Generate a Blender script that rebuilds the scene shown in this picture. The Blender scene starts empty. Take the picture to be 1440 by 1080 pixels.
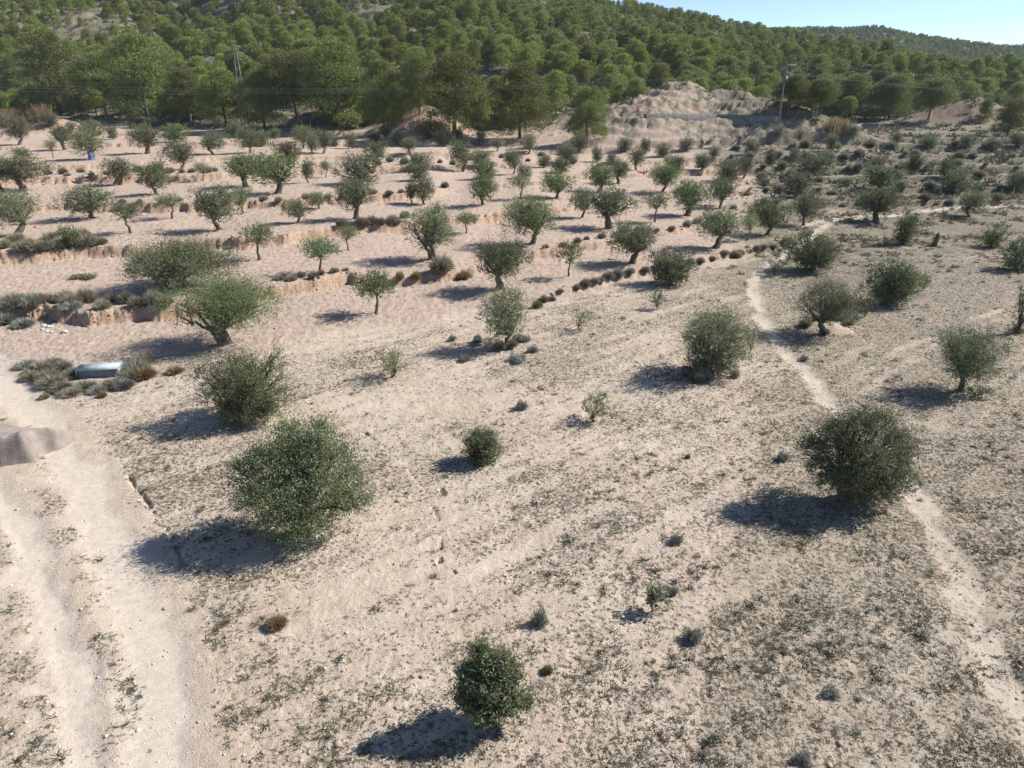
import bpy, math, random
import numpy as np
from mathutils import Vector, Matrix

SC = bpy.context.scene
COL = SC.collection
R = math.radians

# ------------------------------------------------------------------ camera
CAM_Z, PITCH, F = 13.0, R(22.8), 998.0
cam_d = bpy.data.cameras.new('camera'); cam = bpy.data.objects.new('camera', cam_d); COL.objects.link(cam)
cam_d.sensor_width = 36.0; cam_d.lens = 36.0 * F / 1440.0
cam_d.clip_start = 0.3; cam_d.clip_end = 6000
cam.location = (0, 0, CAM_Z); cam.rotation_euler = (math.pi / 2 - PITCH, 0, 0)
SC.camera = cam

# ------------------------------------------------------------------ world + sun
SUN_EL = R(39); SUN_AZ = R(72)       # azimuth clockwise from +Y (sun stands on the right, a little beyond)
w = bpy.data.worlds.new('World'); SC.world = w; w.use_nodes = True
nt = w.node_tree; bg = nt.nodes['Background']
sky = nt.nodes.new('ShaderNodeTexSky'); sky.sky_type = 'NISHITA'; sky.sun_disc = False
sky.sun_elevation = SUN_EL; sky.sun_rotation = SUN_AZ
sky.altitude = 2500; sky.air_density = 0.8; sky.dust_density = 0.0; sky.ozone_density = 1.4
nt.links.new(sky.outputs[0], bg.inputs[0]); bg.inputs[1].default_value = 0.09
sd = bpy.data.lights.new('sun', 'SUN'); sun = bpy.data.objects.new('sun', sd); COL.objects.link(sun)
sd.energy = 4.4; sd.angle = R(0.5); sd.color = (1.0, 0.965, 0.905)
sdir = Vector((math.sin(SUN_AZ) * math.cos(SUN_EL), math.cos(SUN_AZ) * math.cos(SUN_EL), math.sin(SUN_EL)))
sun.rotation_euler = sdir.to_track_quat('Z', 'Y').to_euler()
SC.view_settings.view_transform = 'Standard'; SC.view_settings.look = 'None'
SC.view_settings.gamma = 1; SC.view_settings.exposure = 0.88
SC.render.engine = 'CYCLES'
SC.cycles.max_bounces = 5; SC.cycles.diffuse_bounces = 3; SC.cycles.glossy_bounces = 2
SC.cycles.transmission_bounces = 3; SC.cycles.volume_bounces = 0

# ------------------------------------------------------------------ noise
_r = np.random.RandomState(7)
PERM = np.tile(_r.permutation(512), 3).astype(np.int64)
ANG = _r.rand(512) * 2 * np.pi
GX, GY = np.cos(ANG), np.sin(ANG)
def perlin(x, y):
    xi = np.floor(x).astype(np.int64); yi = np.floor(y).astype(np.int64)
    fx = x - xi; fy = y - yi
    u = fx * fx * fx * (fx * (fx * 6 - 15) + 10); v = fy * fy * fy * (fy * (fy * 6 - 15) + 10)
    def g(a, b, dx, dy):
        h = PERM[(PERM[a & 511] + b) & 511]
        return GX[h] * dx + GY[h] * dy
    n00 = g(xi, yi, fx, fy); n10 = g(xi + 1, yi, fx - 1, fy)
    n01 = g(xi, yi + 1, fx, fy - 1); n11 = g(xi + 1, yi + 1, fx - 1, fy - 1)
    return ((n00 * (1 - u) + n10 * u) * (1 - v) + (n01 * (1 - u) + n11 * u) * v) * 1.5
def fbm(x, y, o=4, s=1.0, seed=0, gain=0.5):
    t = 0; a = 1.0; x = x * s + seed * 17.3; y = y * s - seed * 9.1
    for _ in range(o):
        t = t + a * perlin(x, y); x = x * 2.03 + 5.1; y = y * 2.03 + 1.7; a *= gain
    return t
def sstep(a, b, x):
    t = np.clip((x - a) / (b - a), 0, 1); return t * t * (3 - 2 * t)

# ------------------------------------------------------------------ terrain
BANKS = []       # (xs, ys, amps, width)
def bank_H(x, y):
    z = 0.12 * fbm(x, y, 2, 0.05, 3) + 0.0015 * y
    for i, (xs, ys, am, wd) in enumerate(BANKS):
        yk = np.interp(x, xs, ys) + fbm(x, y * 0.3, 3, 0.35, 20 + i) * wd * .75
        a = np.interp(x, xs, am)
        z = z + a * (sstep(0, 1, (y - yk) / wd + 0.2) - (np.clip((y - yk) / (.085 * yk), 0, 1) if i >= 8 else 0))
    return z
def ray(u, v):
    c, s = math.cos(PITCH), math.sin(PITCH)
    return np.array([u - 720.0, F * c + (540 - v) * s, -F * s + (540 - v) * c])
TY = np.exp(np.linspace(math.log(6), math.log(1500), 700))
def hit(u, v, H):
    d = ray(u, v); x = d[0] / d[1] * TY; z = CAM_Z + d[2] / d[1] * TY
    below = H(x, TY) > z
    i = int(np.argmax(below)) if below.any() else len(TY) - 1
    y = TY[i]
    if i > 0:
        y0, y1 = TY[i - 1], TY[i]
        for _ in range(10):
            ym = (y0 + y1) / 2
            if H(np.array([d[0] / d[1] * ym]), np.array([ym]))[0] > CAM_Z + d[2] / d[1] * ym: y1 = ym
            else: y0 = ym
        y = (y0 + y1) / 2
    return d[0] / d[1] * y, y
def add_bank(pts, wd):
    P = [hit(u, v, bank_H) + (a,) for u, v, a in pts]
    P.sort(); xs = np.array([p[0] for p in P]); ys = np.array([p[1] for p in P]); am = np.array([p[2] for p in P])
    BANKS.append((xs, ys, am, wd))
add_bank([(230, 505, 0), (400, 482, .1), (520, 463, .12), (660, 442, .15), (760, 425, .3), (860, 399, .35), (980, 372, .35), (1110, 348, .3), (1170, 327, .3), (1250, 314, .2), (1440, 300, .1)], 0.7)
add_bank([(0, 452, .7), (60, 450, .65), (130, 458, .7), (240, 450, .8), (390, 420, .75), (490, 400, .7), (560, 404, .5), (640, 394, .6), (700, 381, .4), (765, 363, .6), (840, 351, .5), (900, 337, .4), (970, 327, .4), (1040, 317, .3), (1130, 302, 0)], 0.7)
add_bank([(0, 374, .75), (120, 361, .75), (180, 362, .75), (250, 352, .7), (350, 349, .8), (400, 345, .75), (470, 332, .75), (570, 327, .75), (640, 317, .6), (700, 312, .8), (790, 299, .5), (900, 286, .3), (1000, 277, .3), (1100, 270, .3), (1440, 263, .4)], 0.8)
add_bank([(0, 301, .6), (85, 296, .6), (200, 299, .8), (275, 299, .8), (350, 294, .7), (400, 292, .7), (470, 289, .5), (530, 284, .6), (570, 281, .6), (640, 271, .4), (760, 262, .4), (850, 251, .4), (1000, 247, .6), (1440, 245, .6)], 0.9)
add_bank([(0, 263, .7), (60, 259, .7), (130, 258, .8), (280, 255, .7), (400, 248, .6), (560, 241, .6), (700, 236, .4), (850, 233, .4), (1000, 231, .6), (1440, 229, .6)], 0.9)
add_bank([(0, 239, .5), (100, 240, .6), (220, 233, .5), (300, 227, .5), (400, 225, .5), (560, 222, .5), (760, 218, .5), (1000, 217, .5), (1440, 215, .6)], 0.9)
add_bank([(0, 211, .5), (150, 207, .5), (300, 205, .5), (440, 206, .5), (600, 204, .5), (800, 204, .5), (1000, 205, .5), (1440, 203, .6)], 1.0)
add_bank([(0, 192, .5), (150, 191, .5), (300, 190, .6), (560, 193, .6), (800, 195, .5), (1000, 194, .5), (1440, 191, .6)], 1.0)
for v_ in (290, 272, 255, 240, 224, 211, 199):
    add_bank([(880, v_ + 3, 0), (1000, v_ + 2, .25), (1100, v_ + 1, .5), (1260, v_, .6), (1440, v_ - 2, .55)], .7)
FOOT = [hit(u, v, bank_H) for u, v in [(0, 168), (200, 180), (400, 187), (560, 187), (700, 192), (850, 193), (1000, 184), (1160, 176), (1300, 171), (1440, 167)]]
FX = np.array([p[0] for p in FOOT]); FY = np.array([p[1] for p in FOOT])
ZX = np.array([-500, -250, -100, 0, 60, 84, 97, 165, 229, 298, 400, 900]); ZC = np.array([108, 97, 76, 66, 57.5, 52, 47.5, 38.5, 27, 15, 7, 5])
RX = np.array([-200, 200, 330, 405, 473, 575, 718, 900, 1500]); RZ = np.array([20, 58, 77, 80, 80, 68, 52, 36, 28])
MOUNDS = [(37, 158, 9.5, 20, 15, 'rock'), (22, 142, 3.6, 14, 12, 'rock'), (54, 142, 4.0, 11, 10, 'rock'), (38, 138, 2.0, 22, 9, 'rock'),
          (-17, 144, 5.0, 7, 8, 'red'), (118, 196, 6.0, 14, 10, 'red'), (-93, 152, 2.2, 6, 8, 'red')]
def H(x, y):
    z = bank_H(x, y)
    yf = np.interp(x, FX, FY); d = y - yf
    sl = (np.interp(x, ZX, ZC) - 6.0) / (450.0 - yf)
    dd = np.maximum(d, 0)
    up = 8 * np.log1p(np.exp(np.clip((y - 450) / 8.0, -40, 40)))     # metres past the crest
    ramp = sl * (dd - np.minimum(dd, 12) * 0.5) - up * (sl + 0.10)
    n = fbm(x, y, 4, 1 / 70.0, 5) * 7 + (0.5 - np.abs(fbm(x, y * .6, 4, 1 / 26.0, 6))) * 3.0 - 1.2
    n = n * sstep(5, 70, d) * (1 - 0.75 * sstep(70, 20, np.abs(y - 450)))
    n = n * (1 - .6 * sstep(480, 600, y))
    zh = z + ramp + n
    rk = np.zeros_like(x)
    for mx, my, a, sx, sy, k in MOUNDS:
        g = np.exp(-(((x - mx) / sx) ** 2 + ((y - my) / sy) ** 2))
        zh = zh + a * g * (1 + .15 * fbm(x, y, 2, 0.08, 9))
        if k == 'rock': rk = np.maximum(rk, g)
    q = zh / 1.5 + .35 * fbm(x, y, 3, .08, 10); fl = np.floor(q)
    zh = zh + sstep(.1, .5, rk) * .42 * (fl + sstep(.45, .85, q - fl) - q) * 1.5
    far = np.interp(x, RX, RZ) * np.exp(-((y - 1100) / 230.0) ** 2) + fbm(x, y, 4, 1 / 90., 12) * 6 * sstep(650, 800, y) * (1 - .7 * sstep(60, 20, np.abs(y - 1100)))
    z2 = np.where(y > 500, np.maximum(zh, far), zh)
    return np.maximum(z2, -3)
def P3(u, v):
    x, y = hit(u, v, H); return x, y, float(H(np.array([x]), np.array([y]))[0])
def Hs(x, y): return float(H(np.array([float(x)]), np.array([float(y)]))[0])

def pline(pts): return np.array([P3(u, v)[:2] for u, v in pts])
def pdist(x, y, pl):
    d = np.full(x.shape, 1e9)
    for (ax, ay), (bx, by) in zip(pl[:-1], pl[1:]):
        vx, vy = bx - ax, by - ay; L = vx * vx + vy * vy + 1e-9
        t = np.clip(((x - ax) * vx + (y - ay) * vy) / L, 0, 1)
        d = np.minimum(d, np.hypot(x - ax - t * vx, y - ay - t * vy))
    return d
RUT_R = pline([(-60, 440), (10, 545), (70, 600), (125, 690), (165, 790), (205, 900), (225, 1000), (240, 1120), (250, 1400)])
RUT_L = pline([(-140, 500), (-60, 600), (-10, 690), (50, 800), (90, 930), (105, 1080), (110, 1300)])
RUT_M = pline([(-100, 470), (-30, 575), (40, 650), (92, 745), (135, 870), (160, 970), (175, 1100), (180, 1300)])
SIDE = pline([(-40, 700), (0, 800), (22, 900), (40, 990), (50, 1090)])
PATH = pline([(1180, 306), (1155, 322), (1120, 348), (1085, 372), (1066, 388), (1060, 410), (1074, 450), (1100, 490), (1140, 530), (1178, 575), (1230, 635), (1290, 690), (1330, 765), (1368, 850), (1400, 930), (1440, 1000), (1500, 1100)])
PATH2 = pline([(1120, 318), (1180, 308), (1260, 302), (1340, 292), (1440, 288), (1560, 284)])
FAINT = [pline(p) for p in [
    [(400, 495), (520, 470), (640, 452), (740, 432), (830, 418), (930, 398)],
    [(790, 590), (840, 545), (900, 512), (960, 480)], [(1180, 560), (1290, 490), (1440, 430)], [(1330, 600), (1390, 560), (1440, 515)],
    [(470, 560), (560, 610), (605, 680), (620, 760), (615, 840)], [(540, 560), (640, 640), (700, 740)],
    [(600, 700), (760, 640), (930, 610), (1120, 570)], [(760, 840), (980, 720), (1120, 640)], [(430, 900), (640, 800), (860, 690)],
    [(1240, 1080), (1330, 930), (1400, 800)], [(855, 262), (880, 266), (905, 272), (930, 285)]]]
CRACK = [pline(p) for p in [[(160, 640), (195, 690), (235, 745), (262, 800)], [(500, 600), (560, 640), (598, 690), (622, 740), (618, 790)], [(560, 620), (600, 655), (628, 700)]]]

def attrs(x, y):
    """soil zones, all in world metres"""
    A = {}
    wob = fbm(x, y, 3, 0.6, 31) * 0.35
    rr = pdist(x, y, RUT_R) + wob; rl = pdist(x, y, RUT_L) + wob; rm = pdist(x, y, RUT_M) + wob * .8
    A['road'] = np.maximum(sstep(1.7, .9, rr), sstep(1.5, .7, rl)) ; 
    A['road'] = np.maximum(A['road'], sstep(1.7, 1.1, rm) )
    dust = np.maximum(sstep(1.1, .25, rr), sstep(.9, .2, rl))
    pth = np.maximum(sstep(.65, .1, pdist(x, y, PATH) + wob * .8), sstep(1.1, .3, pdist(x, y, PATH2) + wob))
    A['path'] = pth
    dust = dust * (1 - .8 * sstep(.8, .2, pdist(x, y, SIDE)) * sstep(-.35, .25, fbm(x, y, 3, .9, 51))); A['dust'] = np.maximum(dust * .9, pth * (.58 + .35 * fbm(x, y, 3, .8, 53)))
    for f in FAINT: A['dust'] = np.maximum(A['dust'], (.14 + .3 * fbm(x, y, 2, .4, 52)) * sstep(.45, .08, np.abs(pdist(x, y, f) + wob * .5 - .45)))
    A['mid'] = sstep(.75, .25, rm) * A['road']
    b = np.zeros_like(x)
    A['fallow'] = sstep(44, 62, y + 8 * fbm(x, y, 3, .08, 35))
    for i, (xs, ys, am, wd) in enumerate(BANKS):
        yk = np.interp(x, xs, ys) + fbm(x, y * 0.3, 3, 0.35, 20 + i) * wd * .75
        q = (y - yk) / wd + 0.2
        b = np.maximum(b, sstep(-.1, .15, q) * sstep(1.25, .9, q) * np.clip(np.interp(x, xs, am) * 2.2 - .35, 0, 1))
    A['bank'] = b
    q0 = y - np.interp(x, BANKS[0][0], BANKS[0][1]); yf = np.interp(x, FX, FY)
    right = sstep(.30, .40, (x / y) + .05 * fbm(x, y, 3, .05, 33) + np.clip((y - 60) * .0009, -.05, .12))
    A['right'] = right
    A['fallow'] = A['fallow'] * right * (1 - pth); A['till'] = sstep(-1.5, 1.0, q0 + fbm(x, y, 3, .2, 34) * 1.5) * (1 - right) * sstep(3, -2, y - yf)
    A['wild'] = np.clip(sstep(-2, 4, y - yf), 0, 1)
    rk = np.zeros_like(x); rd = np.zeros_like(x)
    for mx, my, a, sx, sy, k in MOUNDS:
        g = np.exp(-(((x - mx) / sx / 1.25) ** 2 + ((y - my) / sy / 1.25) ** 2))
        if k == 'rock': rk = np.maximum(rk, g)
        else: rd = np.maximum(rd, g)
    n = fbm(x, y, 4, 1 / 18.0, 40)
    A['rock'] = np.clip(sstep(.3, .7, rk + n * .25) + sstep(.42, .75, n + .2 * sstep(320, 420, y) - .16) * A['wild'], 0, 1)
    A['red'] = sstep(.3, .6, rd + n * .2)
    al = x * .77 + y * .64; pe = -x * .64 + y * .77; A['weed'] = np.clip(.67 + fbm(pe * 1.5, al * .14, 4, 1.0, 54) * .42 + fbm(x, y, 4, .16, 50) * .42 + .25 * sstep(2, 12, x) + right * .3, 0, 1) * (1 - A['dust']) * (1 - .75 * A['till']) * (1 - A['road'] * .9)
    A['side'] = sstep(.8, .2, pdist(x, y, SIDE)) * A['road']; A['weed'] = np.maximum(A['weed'], np.maximum(A['mid'], A['side']) * sstep(-.35, .25, fbm(x, y, 3, .9, 51)) * .75)
    return A

def micro(x, y, A):
    """small relief of soil: clods, ruts, banks"""
    near = sstep(140, 60, y)
    m = fbm(x, y, 5, 1.6, 60, .8) * .022 + fbm(x, y, 2, .35, 61) * .03
    rough = (1 - .75 * A['dust']) * (1 - .6 * A['road'])
    m = m * rough
    m = m + A['till'] * (fbm(x, y, 4, 2.6, 62, .85) * .035 + .012 * np.sin((y + .18 * x) * 5.5 + fbm(x, y, 2, .2, 63) * 3))
    m = m + (1 - A['till']) * (1 - A['road']) * fbm((-x * .64 + y * .77) * 2.2, (x * .77 + y * .64) * .2, 3, 1.0, 69) * .022
    m = m + A['bank'] * (fbm(x, y, 5, 1.1, 64, .7) * .22)
    m = m - A['dust'] * A['road'] * .06 - A['path'] * .05
    m = m + (A['rock'] * .9 + A['red'] * .5) * fbm(x, y, 5, .5, 65, .62) * .42 + A['wild'] * fbm(x, y, 3, .25, 66) * .5
    for c in CRACK: m = m - .13 * sstep(.10, .02, pdist(x, y, c) + np.abs(fbm(x, y, 3, 1.2, 67)) * .22 + .1 * fbm(x, y, 2, .5, 68))
    return m * np.where(y < 160, 1, 1)

# ------------------------------------------------------------------ mesh helpers
def new_mesh(name, V, quads=None, tris=None, mats=(), smooth=False, fattr=None, mi=None, vattrs=None):
    me = bpy.data.meshes.new(name)
    V = np.asarray(V, dtype=np.float32); nq = 0 if quads is None else len(quads); ntr = 0 if tris is None else len(tris)
    me.vertices.add(len(V)); me.vertices.foreach_set('co', V.ravel())
    idx = []; tot = []
    if nq: idx.append(np.asarray(quads, dtype=np.int32).ravel()); tot.append(np.full(nq, 4, np.int32))
    if ntr: idx.append(np.asarray(tris, dtype=np.int32).ravel()); tot.append(np.full(ntr, 3, np.int32))
    idx = np.concatenate(idx); tot = np.concatenate(tot)
    me.loops.add(len(idx)); me.loops.foreach_set('vertex_index', idx)
    me.polygons.add(len(tot)); st = np.concatenate([[0], np.cumsum(tot)[:-1]]).astype(np.int32)
    me.polygons.foreach_set('loop_start', st); me.polygons.foreach_set('loop_total', tot)
    if mi is not None: me.polygons.foreach_set('material_index', np.asarray(mi, np.int32))
    for m in mats: me.materials.append(m)
    if smooth: me.polygons.foreach_set('use_smooth', np.ones(len(tot), bool))
    if fattr is not None:
        a = me.attributes.new('lv', 'FLOAT', 'FACE'); a.data.foreach_set('value', np.asarray(fattr, np.float32))
    if vattrs:
        for k, val in vattrs.items():
            a = me.attributes.new(k, 'FLOAT', 'POINT'); a.data.foreach_set('value', np.asarray(val, np.float32))
    me.update(calc_edges=True); return me
def tag(o, label=None, cat=None, group=None, kind=None):
    if label: o['label'] = label
    if cat: o['category'] = cat
    if group: o['group'] = group
    if kind: o['kind'] = kind
    return o
def mobj(name, me, parent=None, loc=None):
    o = bpy.data.objects.new(name, me); COL.objects.link(o)
    if parent: o.parent = parent
    if loc: o.location = loc
    return o
def empty(name, loc, rz=0):
    o = bpy.data.objects.new(name, None); COL.objects.link(o); o.location = loc; o.rotation_euler = (0, 0, rz)
    o.empty_display_size = .3; return o

# ------------------------------------------------------------------ materials
class NT:
    def __init__(s, name):
        s.m = bpy.data.materials.new(name); s.m.use_nodes = True; s.t = s.m.node_tree
        s.b = s.t.nodes['Principled BSDF']; s.out = s.t.nodes['Material Output']
    def n(s, t, **k):
        n = s.t.nodes.new(t)
        for a, b in k.items(): setattr(n, a, b)
        return n
    def l(s, a, b): s.t.links.new(a, b)
    def attr(s, name): return s.n('ShaderNodeAttribute', attribute_name=name).outputs['Fac']
    def noise(s, scale, detail=3, rough=.55, dist=0, vec=None):
        n = s.n('ShaderNodeTexNoise'); n.inputs['Scale'].default_value = scale; n.inputs['Detail'].default_value = detail
        n.inputs['Roughness'].default_value = rough; n.inputs['Distortion'].default_value = dist
        s.l(vec if vec is not None else s.pos(), n.inputs['Vector']); return n.outputs['Fac']
    def pos(s):
        if not hasattr(s, '_p'): s._p = s.n('ShaderNodeTexCoord').outputs['Object']
        return s._p
    def math(s, op, a, b=None, clamp=False):
        n = s.n('ShaderNodeMath', operation=op); n.use_clamp = clamp
        for i, v in enumerate((a, b)):
            if v is None: continue
            if isinstance(v, (int, float)): n.inputs[i].default_value = v
            else: s.l(v, n.inputs[i])
        return n.outputs[0]
    def ramp(s, f, a, b):
        n = s.n('ShaderNodeMapRange'); n.interpolation_type = 'SMOOTHSTEP'
        s.l(f, n.inputs['Value'])
        for k, v in (('From Min', a), ('From Max', b)):
            if isinstance(v, (int, float)): n.inputs[k].default_value = v
            else: s.l(v, n.inputs[k])
        return n.outputs[0]
    def mix(s, f, a, b, mode='MIX'):
        n = s.n('ShaderNodeMix', data_type='RGBA', blend_type=mode)
        for i, v in ((0, f), (6, a), (7, b)):
            if isinstance(v, (int, float)): n.inputs[i].default_value = v
            elif isinstance(v, tuple): n.inputs[i].default_value = (*v, 1)
            else: s.l(v, n.inputs[i])
        return n.outputs[2]
    def bump(s, h, st, dist):
        n = s.n('ShaderNodeBump'); n.inputs['Strength'].default_value = st; n.inputs['Distance'].default_value = dist
        s.l(h, n.inputs['Height']); return n.outputs[0]
    def done(s, col=None, rough=.9, spec=.1, normal=None):
        if isinstance(col, tuple): s.b.inputs['Base Color'].default_value = (*col, 1)
        elif col is not None: s.l(col, s.b.inputs['Base Color'])
        s.b.inputs['Roughness'].default_value = rough; s.b.inputs['Specular IOR Level'].default_value = spec
        if normal is not None: s.l(normal, s.b.inputs['Normal'])
        return s.m

def ground_mat():
    s = NT('dry_soil')
    n1 = s.noise(.25, 4, .6); n2 = s.noise(1.6, 5, .65); n3 = s.noise(9, 5, .7); n4 = s.noise(28, 4, .7)
    soil = s.mix(s.ramp(n2, .3, .7), (.465, .38, .295), (.59, .49, .39))
    soil = s.mix(s.ramp(n1, .35, .65), soil, s.mix(.5, soil, (.46, .345, .26)))
    till = s.mix(s.ramp(n2, .3, .7), (.40, .305, .24), (.505, .40, .325))
    till = s.mix(s.ramp(n4, .52, .68), till, (.30, .20, .145))
    c = s.mix(s.attr('till'), soil, till)
    rt = s.mix(s.ramp(n2, .35, .65), (.30, .25, .18), (.40, .34, .25))
    c = s.mix(s.math('MULTIPLY', s.attr('right'), .55), c, rt)
    c = s.mix(s.math('MULTIPLY', s.attr('fallow'), .85), c, s.mix(s.ramp(s.noise(.8, 5, .7), .38, .62), (.21, .185, .13), (.37, .32, .235)))
    # far hillside
    wild = s.mix(s.ramp(s.noise(.5, 5, .7), .4, .62), (.24, .20, .14), (.125, .125, .07))
    c = s.mix(s.attr('wild'), c, wild)
    rock = s.mix(s.ramp(s.noise(.7, 6, .75), .35, .65), (.19, .16, .118), (.36, .30, .225))
    c = s.mix(s.attr('rock'), c, rock)
    red = s.mix(s.ramp(s.noise(.6, 5, .7), .35, .65), (.29, .18, .13), (.38, .27, .20))
    c = s.mix(s.attr('red'), c, red)
    bank = s.mix(s.ramp(n3, .35, .65), (.33, .215, .145), (.48, .34, .24))
    bank = s.mix(s.math('MULTIPLY', s.attr('right'), .85), bank, (.20, .175, .125))
    c = s.mix(s.attr('bank'), c, bank)
    # litter and dead weeds
    wd = s.attr('weed')
    tilt = s.attr('till')
    def speck(sc, base, k, w_, amt, col, c, det=5, rg=.7):
        n = s.noise(sc, det, rg, .3); th = s.math('SUBTRACT', base, s.math('MULTIPLY', wd, k))
        m = s.ramp(n, th, s.math('ADD', th, w_)); return s.mix(s.math('MULTIPLY', m, amt), c, col), m
    c, _ = speck(1.1, .70, .12, .14, .15, (.24, .21, .165), c)
    c, _ = speck(3.4, .675, .13, .05, .62, (.16, .145, .11), c)
    c, m1 = speck(8.5, .655, .13, .03, .9, (.12, .11, .085), c)
    c, m2 = speck(20, .665, .11, .04, .80, (.13, .115, .09), c, 3)
    peb = s.ramp(s.noise(14, 4, .75), .58, .64)
    c = s.mix(s.math('MULTIPLY', peb, .45), c, (.66, .585, .50))
    c = s.mix(s.math('MULTIPLY', s.attr('dust'), .9), c, s.mix(s.ramp(s.noise(5, 6, .8), .35, .65), (.45, .385, .315), (.57, .495, .41)))
    h = s.math('ADD', s.math('MULTIPLY', n3, .5), s.math('MULTIPLY', n4, .5))
    h = s.math('MULTIPLY', s.math('ADD', h, s.math('MULTIPLY', m1, .3)), s.math('SUBTRACT', 1, s.math('MULTIPLY', s.attr('dust'), .75)))
    return s.done(c, .95, .05, s.bump(h, .9, .09))
M_GROUND = ground_mat()

def leaf_mat(name, dark, light, trans=.25, rough=.55):
    s = NT(name)
    f = s.attr('lv'); oi = s.n('ShaderNodeObjectInfo').outputs['Random']
    c = s.mix(f, dark, light)
    hs = s.n('ShaderNodeHueSaturation'); s.l(c, hs.inputs['Color'])
    s.l(s.math('ADD', s.math('MULTIPLY', oi, .5), .78), hs.inputs['Value'])
    s.l(s.math('ADD', s.math('MULTIPLY', oi, .03), .485), hs.inputs['Hue'])
    c = hs.outputs[0]
    s.done(c, rough, .25)
    tr = s.n('ShaderNodeBsdfTranslucent'); s.l(c, tr.inputs['Color'])
    mx = s.n('ShaderNodeMixShader'); mx.inputs[0].default_value = trans
    s.l(s.b.outputs[0], mx.inputs[1]); s.l(tr.outputs[0], mx.inputs[2]); s.l(mx.outputs[0], s.out.inputs[0])
    return s.m
M_OL = {'g': leaf_mat('olive_leaf_grey', (.09, .104, .05), (.265, .285, .16)),
        'd': leaf_mat('olive_leaf_dark', (.08, .096, .042), (.235, .26, .135)),
        'b': leaf_mat('olive_leaf_bright', (.085, .12, .042), (.22, .27, .12)),
        'y': leaf_mat('leaf_yellowish', (.15, .165, .07), (.30, .32, .155)),
        'p': leaf_mat('olive_leaf_pale', (.14, .155, .105), (.31, .33, .24))}
M_PINE = leaf_mat('pine_needles', (.12, .145, .038), (.345, .38, .10), .25)
M_PEDGE = leaf_mat('pine_needles_dark', (.065, .082, .024), (.255, .275, .08), .2)
M_TUS = leaf_mat('dry_grass', (.17, .155, .10), (.37, .34, .25), .2, .8)
M_TAN = leaf_mat('tan_grass', (.22, .16, .08), (.40, .31, .18), .2, .8)
M_GREYSH = leaf_mat('grey_shrub', (.17, .17, .14), (.36, .36, .31), .2, .8)
M_WEED = leaf_mat('weed', (.10, .10, .065), (.34, .30, .21), .15, .9)
def bark():
    s = NT('bark'); n = s.noise(14, 5, .7, .6)
    return s.done(s.mix(s.ramp(n, .3, .7), (.07, .055, .042), (.21, .18, .145)), .95, .1, s.bump(n, 1, .05))
M_BARK = bark()
def simple(name, col, rough=.6, spec=.3, metal=0, var=.15, sc=6):
    s = NT(name); n = s.noise(sc, 4, .65)
    s.b.inputs['Metallic'].default_value = metal
    return s.done(s.mix(s.ramp(n, .3, .7), tuple(c * (1 - var) for c in col), tuple(min(1, c * (1 + var)) for c in col)), rough, spec)

# ------------------------------------------------------------------ ground sheet
def build_ground():
    ys = [3.0]
    while ys[-1] < 1750:
        y = ys[-1]; ys.append(y + (max(.05, y * .0040) if y < 150 else y * .0075))
    ys = np.array(ys); nx = 1000
    t = np.linspace(-.88, .88, nx)
    X = (ys[:, None] + 10) * t[None, :]; Y = np.repeat(ys[:, None], nx, 1)
    x = X.ravel(); y = Y.ravel()
    A = attrs(x, y); z = H(x, y) + micro(x, y, A)
    V = np.stack([x, y, z], 1); ny = len(ys)
    i = np.arange((ny - 1) * nx).reshape(ny - 1, nx)[:, :-1].ravel()
    Q = np.stack([i, i + 1, i + 1 + nx, i + nx], 1)
    fr = A['road'][Q].mean(1) > .5; fp = A['path'][Q].mean(1) > .45
    fh = (A['wild'][Q].mean(1) > .5) & ~fr & ~fp
    sel = [('dirt_road', fr), ('footpath', fp & ~fr), ('hillside', fh), ('ground', ~(fr | fp | fh))]
    keys = ['fallow', 'till', 'right', 'wild', 'rock', 'red', 'bank', 'weed', 'dust']
    for nm, mk in sel:
        q = Q[mk]; u, inv = np.unique(q.ravel(), return_inverse=True)
        me = new_mesh(nm, V[u], quads=inv.reshape(-1, 4), mats=[M_GROUND], smooth=True, vattrs={k: A[k][u] for k in keys})
        tag(mobj(nm, me), kind='structure')
build_ground()

# ------------------------------------------------------------------ foliage geometry
def leaves(rng, C, D, L, Wd, n_sp=.5):
    """leaf-shaped quads at centres C with main directions D"""
    N = len(C)
    D = D + rng.normal(0, n_sp, (N, 3)); D /= np.linalg.norm(D, axis=1, keepdims=True) + 1e-9
    r = rng.normal(0, 1, (N, 3)); S = np.cross(D, r); S /= np.linalg.norm(S, axis=1, keepdims=True) + 1e-9
    l = (L * rng.uniform(.7, 1.3, (N, 1))) * .5; ww = Wd * rng.uniform(.7, 1.3, (N, 1)) * .5
    V = np.stack([C - D * l, C + S * ww, C + D * l, C - S * ww], 1).reshape(-1, 3)
    Q = np.arange(4 * N).reshape(N, 4)
    return V, Q
def unit(v): return v / (np.linalg.norm(v, axis=-1, keepdims=True) + 1e-9)
def sprays(rng, starts, dirs, length, nl, L, Wd):
    """twigs covered in leaves"""
    n = len(starts); ln = length * rng.uniform(.5, 1.3, (n, 1, 1))
    s = (np.arange(nl)[None, :, None] + rng.uniform(0, 1, (n, nl, 1))) / nl
    C = starts[:, None, :] + dirs[:, None, :] * ln * s + rng.normal(0, .22, (n, nl, 3)) * ln * (.35 + .3 * s)
    D = np.repeat(dirs[:, None, :], nl, 1)
    V, Q = leaves(rng, C.reshape(-1, 3), D.reshape(-1, 3), L, Wd, .75)
    tone = np.clip(rng.uniform(0, 1, (n, 1)) * .5 + rng.uniform(0, 1, (n, nl)) * .6, 0, 1).ravel()
    return V, Q, tone
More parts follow.
